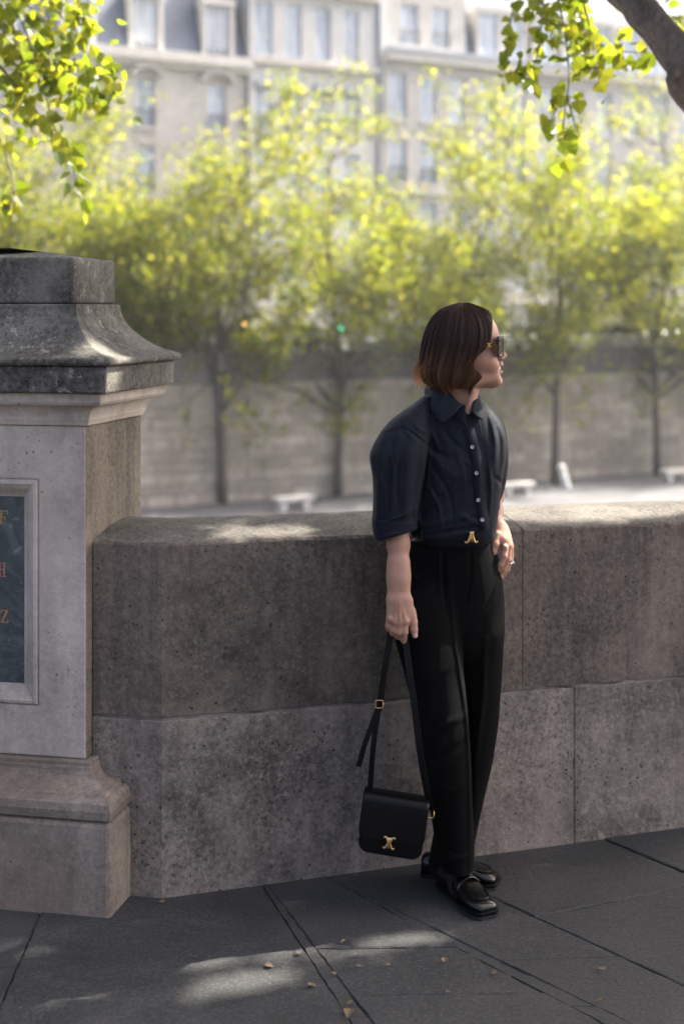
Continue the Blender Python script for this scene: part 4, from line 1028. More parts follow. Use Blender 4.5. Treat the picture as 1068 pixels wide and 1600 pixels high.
        for a in range(8):
            for b in range(a + 1, 8):
                da = np.array(offs[b]) - np.array(offs[a])
                if np.abs(da).sum() != 1: continue
                cr = (vals[a] < 0) != (vals[b] < 0); t = np.where(cr, vals[a] / np.where(cr, vals[a] - vals[b], 1), 0)
                acc += np.where(cr[:, None], np.array(offs[a]) + t[:, None] * da, 0); cnt += cr
        V = (np.stack([I, J, K], 1) + acc / cnt[:, None]) * s.h + s.lo; F = []
        for ax in range(3):
            sl0 = [slice(1, -1)] * 3; sl1 = list(sl0); sl0[ax] = slice(0, -1); sl1[ax] = slice(1, None)
            A, B = ins[tuple(sl0)], ins[tuple(sl1)]; P = np.argwhere(A != B); dirn = A[tuple(P.T)]
            o1, o2 = [(1, 2), (2, 0), (0, 1)][ax]; base = P + 1; base[:, ax] -= 1
            def cell(d1, d2):
                q = base.copy(); q[:, o1] += d1; q[:, o2] += d2; return idx[q[:, 0], q[:, 1], q[:, 2]]
            quad = np.stack([cell(-1, -1), cell(0, -1), cell(0, 0), cell(-1, 0)], 1); quad[~dirn] = quad[~dirn][:, ::-1]; F.append(quad)
        F = np.concatenate(F); return V, F[(F >= 0).all(1)]
def relax(V, F, it=2, w=0.5):
    E = np.concatenate([F[:, [0, 1]], F[:, [1, 2]], F[:, [2, 3]], F[:, [3, 0]]]); n = len(V)
    cnt = np.bincount(E[:, 0], minlength=n) + np.bincount(E[:, 1], minlength=n)
    for i in range(it * 2):
        S = np.stack([np.bincount(E[:, 0], V[E[:, 1], k], n) + np.bincount(E[:, 1], V[E[:, 0], k], n) for k in range(3)], 1) / np.maximum(cnt, 1)[:, None]
        V = V + (S - V) * (w if i % 2 == 0 else -w * .94)
    return V
def loft_params(secs):
    A = []
    for (y, xl, xr, d, b) in secs:
        l, r = W(xl, y, d), W(xr, y, d); A.append((l[2], (l[0] + r[0]) / 2, d, (r[0] - l[0]) / 2, b))
    return [np.array(t) for t in zip(*A)]
def tint_attr(o, cols):
    a = o.data.color_attributes.new('tint', 'FLOAT_COLOR', 'POINT'); a.data.foreach_set('color', np.asarray(cols, np.float32).ravel())

# ---- skin: head, neck, trunk, arms, hands and legs in one continuous surface
HY = math.radians(-6)              # head turned a little towards the camera
HD = 4.0
fw = np.array([math.cos(HY), math.sin(HY), 0]); ls = np.array([math.sin(HY), -math.cos(HY), 0])      # forward, towards the camera side
HC = W(722, 540, HD)
def HP(x, y, lat):
    """head point from the profile: column, row, distance from the middle plane towards the camera"""
    p = W(x, y, HD); return np.array([HC[0], HC[1], p[2]]) + fw * (p[0] - HC[0]) + ls * lat
B = Field((0.07, 3.72, 0.03), (0.56, 4.32, 1.69), 0.0026)
head = [(479, 702, 742, HD, .035), (484, 690, 754, HD, .052), (492, 681, 764, HD, .063), (502, 676, 772, HD, .069), (512, 673, 776.5, HD, .072), (522, 671, 779, HD, .0735), (532, 670, 779.5, HD, .0735), (540, 671, 776, HD, .072),
        (548, 673, 775.5, HD, .070), (556, 677, 776, HD, .068), (564, 683, 777, HD, .0655), (572, 692, 778, HD, .062), (580, 702, 777.5, HD, .057), (588, 711, 778, HD, .052), (595, 720, 778.5, HD, .044), (601, 731, 776, HD, .034), (606, 744, 769, HD, .018)]
B.loft(head, .01, 2.15, HY, .006)
B.ell(HP(773, 596, 0), (.0175, .020, .015), .014, yaw=HY)                     # chin
B.ell(HP(776, 594, 0), (.0105, .013, .010), .010, yaw=HY)
B.ell(HP(755, 561, .046), (.026, .018, .022), .024, yaw=HY); B.ell(HP(755, 561, -.046), (.026, .018, .022), .024, yaw=HY)   # cheeks
B.ell(HP(768, 572, .028), (.018, .018, .02), .016, yaw=HY); B.ell(HP(768, 572, -.028), (.018, .018, .02), .016, yaw=HY)
B.cone(HP(772, 588, .02), HP(738, 596, .044), .012, .014, .016); B.cone(HP(772, 588, -.02), HP(738, 596, -.044), .012, .014, .016)   # jaw
B.chain([HP(776, 538, 0), HP(779.5, 546, 0), HP(784.5, 553, 0), HP(786.6, 556.2, 0)], [.0075, .0066, .0075, .0083], .006)    # nose
for s in (1, -1): B.ell(HP(781.5, 559, s * .0105), (.0095, .0068, .0068), .005, yaw=HY)
B.ell(HP(781, 566.5, 0), (.007, .012, .006), .006, yaw=HY)
B.ell(HP(781, 570, 0), (.0082, .0195, .0044), .004, yaw=HY)                    # upper lip
B.ell(HP(780, 581.3, 0), (.0088, .0175, .0058), .004, yaw=HY)                  # lower lip
for s in (1, -1): B.cone(HP(780.5, 563, s * .020), HP(772.5, 577, s * .033), .0022, .0016, .006, 'cut')   # smile folds
B.ell(HP(784, 575.4, 0), (.0195, .0255, .0056), .002, 'cut', yaw=HY)           # open smile
for s in (1, -1): B.ell(HP(781.5, 543, s * .033), (.012, .018, .011), .012, 'cut', yaw=HY)   # eye sockets
for s in (1, -1): B.ell(HP(726, 548, s * .072), (.016, .007, .03), .006, yaw=HY + s * .25)   # ears (under the hair)
B.cone(W(706, 575, 4.01), W(715, 640, 4.03), .053, .055, .018); B.cone(W(735, 600, 3.985), W(729, 650, 3.985), .022, .026, .02)   # neck
B.cone(W(738, 612, 3.965), W(729, 648, 3.955), .008, .007, .01)                # neck tendon
B.loft([(640, 680, 756, 4.03, .07), (660, 655, 772, 4.03, .085), (700, 655, 775, 4.04, .095), (770, 660, 772, 4.06, .09), (850, 655, 765, 4.08, .085), (900, 630, 775, 4.08, .09), (985, 640, 770, 4.08, .075)], .02, 2.2)
# legs inside the trousers
B.chain([W(670, 960, 4.05), W(694, 1150, 3.985), W(712, 1330, 4.0), W(718, 1385, 4.01)], [.065, .045, .034, .031], .02)
B.chain([W(745, 960, 4.1), W(735, 1150, 4.11), W(700, 1320, 4.12), W(688, 1365, 4.11)], [.065, .045, .034, .031], .02)
# right arm (nearer the camera), hanging
RA = [W(640, 668, 3.96), W(618, 740, 3.93), W(620, 805, 3.93), W(622, 850, 3.915), W(622.5, 900, 3.895), W(623, 934, 3.885)]
B.chain(RA, [.038, .032, .0295, .0285, .0248, .0215], .02)
B.cone(W(616, 880, 3.895), W(612.5, 936, 3.885), .018, .0125, .02); B.cone(W(629, 880, 3.895), W(633, 934, 3.88), .017, .0118, .02)
DH = 3.875
def hp(x, y, dd=0.0): return W(x, y, DH + dd)
# palm and back of the right hand
B.cone(hp(613, 938, .005), hp(610.5, 966, .004), .0165, .0135, .012); B.cone(hp(624, 938, .0), hp(620, 970, -.003), .0175, .0145, .012); B.cone(hp(634, 938, .004), hp(632, 970, .0), .0165, .0145, .012)
B.cone(hp(636, 942, .008), hp(643, 962, .008), .014, .0125, .012)
fing = [([(633, 970, -.004), (631.5, 988, -.004), (630, 999, .008), (630.5, 1002, .018)], [.0112, .0100, .0088, .0078]),
        ([(624.5, 973, -.006), (622.5, 988, -.004), (621.5, 994, .012), (623, 985, .028)], [.0108, .0098, .0090, .008]),
        ([(616, 972, -.004), (614, 984, -.002), (613.5, 989, .014), (615.5, 981, .028)], [.0104, .0094, .0086, .0078]),
        ([(608.5, 968, .0), (606.5, 978, .002), (606.5, 982, .015), (609, 976, .027)], [.0094, .0086, .0078, .007])]
for pts, r in fing: B.chain([hp(*p) for p in pts], r, .004)
B.chain([hp(642, 955, .008), hp(645.5, 972, .004), hp(646.5, 984, .002), hp(648, 993, .002)], [.0128, .0112, .0102, .0078], .004)
for x, y in ((633, 971), (624.5, 973), (616, 971.5), (609, 967)): B.ell(hp(x, y, -.013), (.0072, .005, .007), .006)      # knuckles
B.cone(hp(632, 966, -.015), hp(627, 941, -.014), .0028, .002, .006); B.cone(hp(624, 968, -.0185), hp(624, 942, -.0175), .0028, .002, .006); B.cone(hp(616, 967, -.0155), hp(620, 943, -.016), .0025, .002, .006)
# left arm: upper arm behind, forearm coming forward, hand on the hip
B.chain([W(768, 672, 4.11), W(775, 735, 4.16), W(773, 775, 4.155), W(772, 800, 4.11), W(776, 822, 4.07)], [.03, .022, .022, .022, .022], .02)
LH = 4.03
def lp_(x, y, dd=0.0): return W(x, y, LH + dd)
B.cone(lp_(777, 822, .03), lp_(782, 842, .005), .022, .0185, .012); B.cone(lp_(784, 828, .03), lp_(791, 852, .01), .019, .0165, .012); B.cone(lp_(788, 835, .03), lp_(795, 855, .022), .015, .0135, .012)
lf = [([(788, 855, -.004), (787, 869, -.012), (781.5, 883, -.012), (776, 892, -.006)], [.0108, .0096, .0086, .0074]),
      ([(793, 858, .008), (792.5, 874, .004), (786, 890, .002), (778, 901.5, .004)], [.0108, .0096, .0085, .0074]),
      ([(796.5, 858, .022), (796.5, 876, .018), (791, 891, .014), (784, 901.5, .014)], [.0102, .009, .0082, .0072]),
      ([(797.5, 855, .036), (798, 869, .034), (794, 882, .03), (789, 890, .028)], [.009, .008, .0074, .0066])]
for pts, r in lf: B.chain([lp_(*p) for p in pts], r, .0035)
B.chain([lp_(776, 836, .0), lp_(773, 850, -.012), lp_(770, 862, -.014), lp_(767, 870, -.012)], [.0128, .0112, .0102, .008], .005)
B.ell(lp_(788.5, 855, -.016), (.007, .005, .007), .006)
SV, SF = B.surface(); SV = relax(SV, SF, 1, .4); del B
skin = mk_np('person', SV, SF, M['skin'])
tag(skin, 'woman in navy shirt, black trousers and sunglasses leaning against the parapet', 'person')
col = np.zeros((len(SV), 4), np.float32); col[:, 3] = 1
def near(p, r): return np.clip(1.4 - np.linalg.norm((SV - p) / np.array(r), axis=1), 0, 1)
for s in (0, .008, -.008, .014, -.014): col[:, 0] = np.maximum(col[:, 0], np.minimum(1, 1.5 * np.maximum(near(HP(783.5, 570.2, s), (.011, .011, .0042)), near(HP(782.5, 581.5, s), (.012, .011, .0058)))) * .8)
for s in (1,): col[:, 0] = np.maximum(col[:, 0], .16 * near(HP(760, 562, .06), (.03, .03, .025)))
for p in (hp(649, 994, -.006), lp_(766, 871, -.02), lp_(775, 893, -.014), lp_(777, 903, -.004), lp_(783, 903, .006)): col[:, 1] = np.maximum(col[:, 1], np.clip(2.2 * near(p, (.0065, .0065, .0075)), 0, 1))
for x, y in ((633, 975), (624, 977), (616, 976), (608, 972)): col[:, 0] = np.maximum(col[:, 0], .2 * near(hp(x, y, -.012), (.012, .012, .012)))
tint_attr(skin, col)
PERSON = skin
mb = MB()
for s in range(-4, 5): 
    c = HP(780.0 - .16 * s * s, 574.2, s * .0042); mb.box(tuple(c - np.array((.0025, .0021, .0052))), tuple(c + np.array((.0025, .0021, .0038))))
mb.build('teeth', M['teeth'], PERSON, True, .001)

# ---- shirt
F = Field((0.05, 3.78, 0.9), (0.54, 4.34, 1.46), 0.0028)
torso = [(608, 694, 738, 4.04, .035), (616, 674, 746, 4.04, .058), (628, 656, 758, 4.035, .078), (645, 643, 772, 4.03, .09), (662, 646, 784, 4.03, .098), (680, 650, 789, 4.03, .108), (705, 652, 790, 4.03, .115), (735, 646, 786, 4.03, .12), (770, 642, 781, 4.035, .122), (800, 640, 777, 4.04, .124), (820, 640, 775, 4.04, .125), (834, 640, 773, 4.045, .122), (841, 644, 769, 4.05, .114), (846, 652, 762, 4.055, .10)]
F.loft(torso, .012, 2.6, 0, .010)
rs_ = [(618, 664, 676, 4.0, .03), (630, 648, 672, 3.985, .048), (645, 625, 668, 3.965, .062), (660, 606, 668, 3.95, .070), (675, 595, 668, 3.94, .076), (692, 584, 668, 3.935, .080), (708, 577.5, 667, 3.93, .082), (728, 579, 664, 3.93, .082), (745, 582, 661, 3.93, .080), (770, 583.5, 656, 3.93, .077), (795, 582.5, 652, 3.93, .074), (812, 581, 650, 3.93, .072)]
F.loft(rs_, .028, 2.6, 0, .009)
cuff = [(811, 580.5, 651.5, 3.93, .0735), (820, 580.5, 651, 3.93, .0735), (833, 582.5, 649, 3.93, .071), (843, 586, 646, 3.93, .068)]
F.loft(cuff, .003, 2.6, 0, .006)
ls_ = [(648, 752, 778, 4.1, .06), (662, 756, 787, 4.12, .066), (680, 758, 791, 4.13, .07), (700, 760, 793, 4.14, .072), (725, 764, 793, 4.15, .07), (750, 764, 790, 4.16, .066), (768, 762, 786, 4.16, .062), (782, 760, 780, 4.15, .056)]
F.loft(ls_, .014, 2.2, 0, .008)
F.loft([(783, 758, 781, 4.14, .054), (795, 760, 782.5, 4.13, .052), (806, 764, 782.5, 4.12, .048), (812, 767, 781.5, 4.115, .044)], .003, 2.2, 0, .005)
# folds (raised and sunken), measured from the photograph
for pts, w, a in (([(598, 676), (592, 720), (589, 770), (592, 808)], .010, .0045), ([(612, 665), (607, 720), (604, 790)], .009, -.004), ([(640, 672), (634, 730), (630, 800)], .012, .0035), ([(654, 690), (648, 740), (640, 800)], .008, -.004),
                  ([(578, 706), (581, 722), (588, 740)], .006, .003), ([(668, 692), (663, 740), (655, 800)], .005, -.003), ([(606, 690), (612, 740), (608, 800)], .005, .003), ([(622, 700), (618, 750), (622, 795)], .005, -.003), ([(586, 720), (598, 760), (600, 800)], .005, .0025), ([(676, 730), (700, 770), (706, 815)], .006, -.0028), ([(668, 760), (684, 790), (688, 826)], .005, .003), ([(712, 700), (722, 740), (724, 780)], .006, .0022), ([(760, 720), (766, 760), (764, 800)], .005, .003), ([(640, 652), (650, 665), (668, 676)], .006, .003), ([(672, 668), (680, 690), (684, 712)], .006, .0025), ([(668, 690), (680, 705), (705, 715)], .010, -.0035), ([(672, 700), (690, 730), (720, 745)], .012, .003),
                  ([(660, 780), (690, 760), (725, 720)], .012, .004), ([(660, 805), (700, 780), (738, 745)], .012, -.0035), ([(650, 825), (690, 812), (740, 800)], .010, .004), ([(655, 838), (700, 828), (745, 822)], .007, -.004),
                  ([(700, 836), (712, 810), (735, 770)], .009, .003), ([(752, 690), (758, 740), (757, 800)], .008, -.0025), ([(766, 655), (772, 690), (770, 730)], .009, .004), ([(775, 665), (781, 695), (779, 735)], .007, -.004),
                  ([(758, 640), (764, 675), (768, 700)], .007, -.0035), ([(690, 665), (706, 690), (730, 705)], .009, -.0025), ([(628, 648), (625, 665), (640, 690)], .007, -.0025), ([(597, 676), (620, 668), (632, 667)], .004, -.0018),
                  ([(632, 667), (645, 676), (662, 690)], .004, -.0022), ([(600, 808), (620, 800), (645, 792)], .006, .003), ([(590, 838), (610, 828), (640, 826)], .006, .0025), ([(770, 745), (780, 752), (786, 760)], .006, -.003),
                  ([(722, 720), (730, 722), (736, 735)], .004, .0025), ([(715, 800), (735, 812), (760, 818)], .008, .003), ([(742, 830), (752, 815), (766, 806)], .007, .0035)):
    F.fold(pts, w, a)
# hidden pleat between sleeve and body, openings of cuffs and neck
F.cone(W(617, 870, 3.93), W(617, 815, 3.93), .052, .050, .004, 'cut')
pa, pb = W(580, 847, 3.93), W(652, 826, 3.93); tn = np.array([-(pb - pa)[2], 0, (pb - pa)[0]]); tn /= np.linalg.norm(tn)      # slanting edge of the rolled cuff
F.op(lambda x, y, z: (x - pa[0]) * tn[0] + (y - 3.93) * .10 + (z - pa[2]) * tn[2], (pa[0] - .02, 3.8, .95), (pb[0] - .004, 4.03, 1.06), .004, 'cut'); F.cone(W(776, 830, 4.10), W(772, 800, 4.12), .034, .030, .003, 'cut')
F.cone(W(718, 590, 4.01), W(716, 632, 4.03), .068, .060, .008, 'cut'); F.cone(W(737, 622, 3.955), W(732, 650, 3.93), .028, .010, .006, 'cut'); F.cone(W(732.5, 648, 3.92), W(731, 669, 3.905), .010, .002, .003, 'cut')
TV, TF = F.surface(); TV = relax(TV, TF, 1, .5); del F
shirt = mk_np('shirt', TV, TF, M['shirt'], PERSON)
shirt['label'] = 'loose navy shirt with rolled cuffs, tucked at the waist'
from mathutils.bvhtree import BVHTree
bvh = BVHTree.FromPolygons([tuple(v) for v in TV], [tuple(map(int, f)) for f in TF])
def on(bv, x, y, d0=3.4):
    """first point of a surface met from the street at a photo measurement"""
    o = Vector((0, 0, CAM_H)); d = Vector(W(x, y, 4.0)) - o; d.normalize(); h = bv.ray_cast(o + d * (d0 - .2), d)
    return h[0], h[1]
# front placket, stitched edge, buttons, yoke and armhole seams
plk = [(731, 668), (736, 684), (741, 705), (746, 735), (749, 770), (753, 800), (757, 828)]
def on_strip(bv, pts, w, t, name, mat, parent, lift=.0015, n=8):
    P = [np.array(p, float) for p in spline([(a, b, 0) for a, b in pts], n)]; Q_, D_ = [], []
    for p in P:
        h, nn = on(bv, p[0], p[1])
        if h is None: continue
        Q_.append(h + nn * lift); D_.append(nn)
    if len(Q_) < 3: return
    wd = []
    for i in range(len(Q_)):
        tan = (Q_[min(i + 1, len(Q_) - 1)] - Q_[max(i - 1, 0)]).normalized(); wd.append(tan.cross(D_[i]))
    mb = MB(); mb.ribbon(Q_, wd, w, t); return mb.build(name, mat, parent, True)
on_strip(bvh, plk, .030, .0028, 'placket', M['shirt'], shirt, .0012)
for x, y in ((737, 698.5), (743.5, 739), (746, 781), (752.5, 813)):
    h, nn = on(bvh, x, y); nn = (nn + Vector((0, -.6, 0))).normalized(); a = nn.orthogonal().normalized(); b = nn.cross(a); mb = MB(); n = 18; c = h + nn * .0028
    rings = [(.0054, 0), (.0058, .0012), (.0052, .0024), (.0040, .0026), (.0034, .0016), (.0001, .0014)]
    vs = [c + (a * math.cos(2 * math.pi * k / n) + b * math.sin(2 * math.pi * k / n)) * r + nn * z for r, z in rings for k in range(n)]
    mb.add(vs, [(i * n + k, i * n + (k + 1) % n, (i + 1) * n + (k + 1) % n, (i + 1) * n + k) for i in range(len(rings) - 1) for k in range(n)]); mb.build('button', M['button'], shirt, True)
for pts in ([(597, 676), (612, 669), (630, 667), (648, 676), (664, 690)], [(629, 646), (626, 655), (631, 667)]): on_strip(bvh, pts, .0022, .0016, 'seam', M['shirt'], shirt, .0002)
on_strip(bvh, [(583, 814), (605, 806), (630, 800), (650, 795)], .003, .002, 'cuff_edge', M['shirt'], shirt, .0004)
# collar: stand and two pointed leaves as curved sheets
def sheet(name, rows, mat, parent, th=.0022):
    """rows of points -> thickened smooth sheet"""
    R_ = [spline(r, 5) for r in rows]; k = len(R_[0]); C_ = [spline([r[i] for r in R_], 4) for i in range(k)]; m_ = len(C_[0]); G_ = np.array(C_)
    du = np.gradient(G_, axis=0); dv = np.gradient(G_, axis=1); nn = np.cross(du, dv); nn /= np.maximum(np.linalg.norm(nn, axis=2), 1e-9)[:, :, None]
    T_, U_ = G_ + nn * th / 2, G_ - nn * th / 2; vs = list(T_.reshape(-1, 3)) + list(U_.reshape(-1, 3)); N_ = k * m_; fs = []
    for i in range(k - 1):
        for j in range(m_ - 1): a = i * m_ + j; fs += [(a, a + m_, a + m_ + 1, a + 1), (N_ + a, N_ + a + 1, N_ + a + m_ + 1, N_ + a + m_)]
    for i in range(k - 1):
        for j in (0, m_ - 1): a = i * m_ + j; fs.append((a, a + m_, N_ + a + m_, N_ + a))
    for j in range(m_ - 1):
        for i in (0, k - 1): a = i * m_ + j; fs.append((a, a + 1, N_ + a + 1, N_ + a))
    return mk(name, vs, fs, mat, parent, True)
# near leaf: inner fold line around the neck, then out to the pointed outer edge
sheet('collar', [[W(668, 601, 4.06), W(690, 606, 3.962), W(706, 621, 3.93), W(722, 633, 3.918)],
                 [W(664, 607, 4.06), W(683, 617, 3.945), W(699, 635, 3.915), W(715, 640, 3.905)],
                 [W(663, 614, 4.06), W(676, 628, 3.94), W(692, 652, 3.905), W(706, 650, 3.898)],
                 [W(664, 618, 4.06), W(671, 634, 3.945), W(684, 655, 3.91), W(693, 660.5, 3.897)]], M['shirt'], shirt)
# far leaf
sheet('collar', [[W(742, 610, 4.03), W(743, 615, 4.0), W(740, 624, 3.965), W(736, 640, 3.93)],
                 [W(747, 614, 4.03), W(750, 622, 3.995), W(748, 634, 3.955), W(742, 650, 3.922)],
                 [W(751, 620, 4.04), W(755, 632, 3.995), W(756, 645, 3.95), W(753, 656, 3.925)]], M['shirt'], shirt)
# stand on both sides of the open neck
sheet('collar_stand', [[W(694, 603, 3.968), W(708, 620, 3.94), W(721, 632, 3.924), W(727, 634, 3.92)], [W(690, 625, 3.955), W(706, 640, 3.93), W(722, 650, 3.916), W(726.5, 652, 3.913)], [W(690, 640, 3.95), W(708, 652, 3.925), W(723, 662, 3.912), W(730, 668, 3.908)]], M['shirt'], shirt)
# back of the collar behind the neck
sheet('collar_back', [[W(668, 601, 4.06), W(682, 598, 4.1), W(715, 597, 4.11), W(742, 610, 4.03)], [W(664, 614, 4.06), W(680, 618, 4.11), W(716, 618, 4.12), W(751, 622, 4.04)]], M['shirt'], shirt)

# ---- trousers
F = Field((0.06, 3.76, 0.03), (0.54, 4.34, 1.04), 0.0030)
F.loft([(838, 648, 765, 4.06, .098), (846, 634, 770, 4.06, .104), (870, 614, 778, 4.065, .113), (905, 607, 784, 4.07, .12), (945, 606, 787, 4.07, .12), (985, 612, 787, 4.065, .108), (1010, 630, 780, 4.06, .085), (1035, 670, 760, 4.06, .045), (1055, 700, 735, 4.06, .015)], .012, 2.4, 0, .012)
F.loft([(878, 650, 700, 4.06, .06), (900, 628, 708, 4.045, .092), (930, 610, 716, 4.03, .106), (985, 612, 722, 4.01, .104), (1040, 628, 725, 3.985, .098), (1100, 643, 730, 3.965, .092), (1150, 652, 734, 3.955, .088), (1200, 661, 737, 3.955, .085), (1250, 669, 739, 3.965, .083), (1300, 677, 741, 3.975, .082), (1335, 684, 740, 3.98, .082), (1353, 690, 739, 3.982, .083)], .016, 2.1, 0, .016)
F.loft([(878, 722, 762, 4.08, .05), (900, 710, 776, 4.09, .08), (930, 702, 784, 4.10, .098), (985, 705, 787, 4.105, .098), (1060, 708, 783, 4.105, .092), (1130, 706, 778, 4.10, .086), (1190, 698, 769, 4.10, .083), (1240, 690, 757, 4.10, .08), (1290, 680, 746, 4.105, .076), (1330, 672, 738, 4.105, .072), (1362, 666, 722, 4.105, .068)], .012, 2.1, 0, .014)
for pts, w, a in (([(700, 880), (708, 980), (716, 1040), (727, 1120), (731, 1220), (733, 1350)], .007, .005), ([(722, 1000), (731, 1080), (738, 1180), (741, 1300)], .007, -.006), ([(691, 850), (692, 900), (694, 960)], .005, -.004), ([(686, 850), (687, 900), (690, 950)], .006, .003), ([(735, 850), (736, 900), (728, 945)], .004, -.003),
                  ([(665, 1150), (690, 1120), (725, 1110)], .012, .004), ([(670, 1180), (700, 1160), (728, 1150)], .012, -.004), ([(668, 1060), (690, 1040), (712, 1030)], .012, .003), ([(780, 905), (765, 940), (745, 965)], .005, -.003),
                  ([(690, 1320), (710, 1330), (736, 1325)], .007, .003), ([(760, 1000), (757, 1100), (745, 1200)], .009, .005), ([(680, 1215), (700, 1222), (728, 1210)], .009, .003)):
    F.fold(pts, w, a, 3.95)
F.cone(W(714, 1400, 3.99), W(712, 1338, 3.985), .058, .048, .004, 'cut'); F.cone(W(690, 1400, 4.105), W(694, 1352, 4.105), .05, .04, .004, 'cut')
TV2, TF2 = F.surface(); TV2 = relax(TV2, TF2, 1, .5); del F
trousers = mk_np('trousers', TV2, TF2, M['wool'], PERSON); trousers['label'] = 'black pleated trousers with pressed crease'
bvt = BVHTree.FromPolygons([tuple(v) for v in TV2], [tuple(map(int, f)) for f in TF2])
on_strip(bvt, [(735, 862), (736, 900), (735, 930), (728, 948)], .0025, .002, 'fly_seam', M['wool'], trousers, .0003)
on_strip(bvt, [(654, 876), (645, 905), (640, 925)], .0025, .002, 'pocket_seam', M['wool'], trousers, .0003)
on_strip(bvt, [(650, 850.5), (690, 852), (725, 851), (764, 846)], .004, .003, 'waistband_seam', M['wool'], trousers, .0003)
belt = on_strip(bvt, [(646, 843.5), (680, 846), (715, 845.5), (745, 842.5), (766, 839)], .026, .004, 'belt', M['leather'], PERSON, .003)
def emblem(c, xa, za, s, parent, name, half=False):
    """two back-to-back hooked letters joined by a rib: the gold clasp"""
    xa = Vector(xa).normalized(); za = Vector(za).normalized(); ya = xa.cross(za); mb = MB(); c = Vector(c)
    pt = lambda x, z, o=0: c + xa * x * s + za * z * s + ya * o
    for sg in (-1, 1):
        arc = [(sg * 1.0, .92), (sg * .86, 1.08), (sg * .62, .96), (sg * .44, .6), (sg * .26, .22), (sg * .2, 0), (sg * .26, -.22), (sg * .44, -.6), (sg * .62, -.96), (sg * .86, -1.08), (sg * 1.0, -.92)]
        if half: arc = [(sg * .2, .75), (sg * .22, .2), (sg * .3, -.2)] + arc[7:]
        P = spline([tuple(pt(x, z)) for x, z in arc], 3); mb.tube(P, [s * (.13 + .07 * math.sin(math.pi * i / (len(P) - 1))) for i in range(len(P))], 8)
        for z in ((-.98,) if half else (.98, -.98)): q = pt(sg * 1.0, z * .95); mb.tube([q - ya * s * .16, q, q + ya * s * .16], [s * .1, s * .2, s * .1], 8)
    for x in (-.16, 0, .16): mb.tube([tuple(pt(x * 1.7, .75 if half else 1.0)), tuple(pt(x, .4, -.0006)), tuple(pt(x * .8, 0, -.001)), tuple(pt(x, -.4, -.0006)), tuple(pt(x * 1.7, -1.0))], [s * .14] * 5, 7)
    return mb.build(name, M['gold'], parent, True)
h, nn = on(bvh, 736, 838); emblem(h + Vector((0, -.006, .001)), (1, .15, .02), (.05, 0, 1), .0165, belt, 'buckle', True)

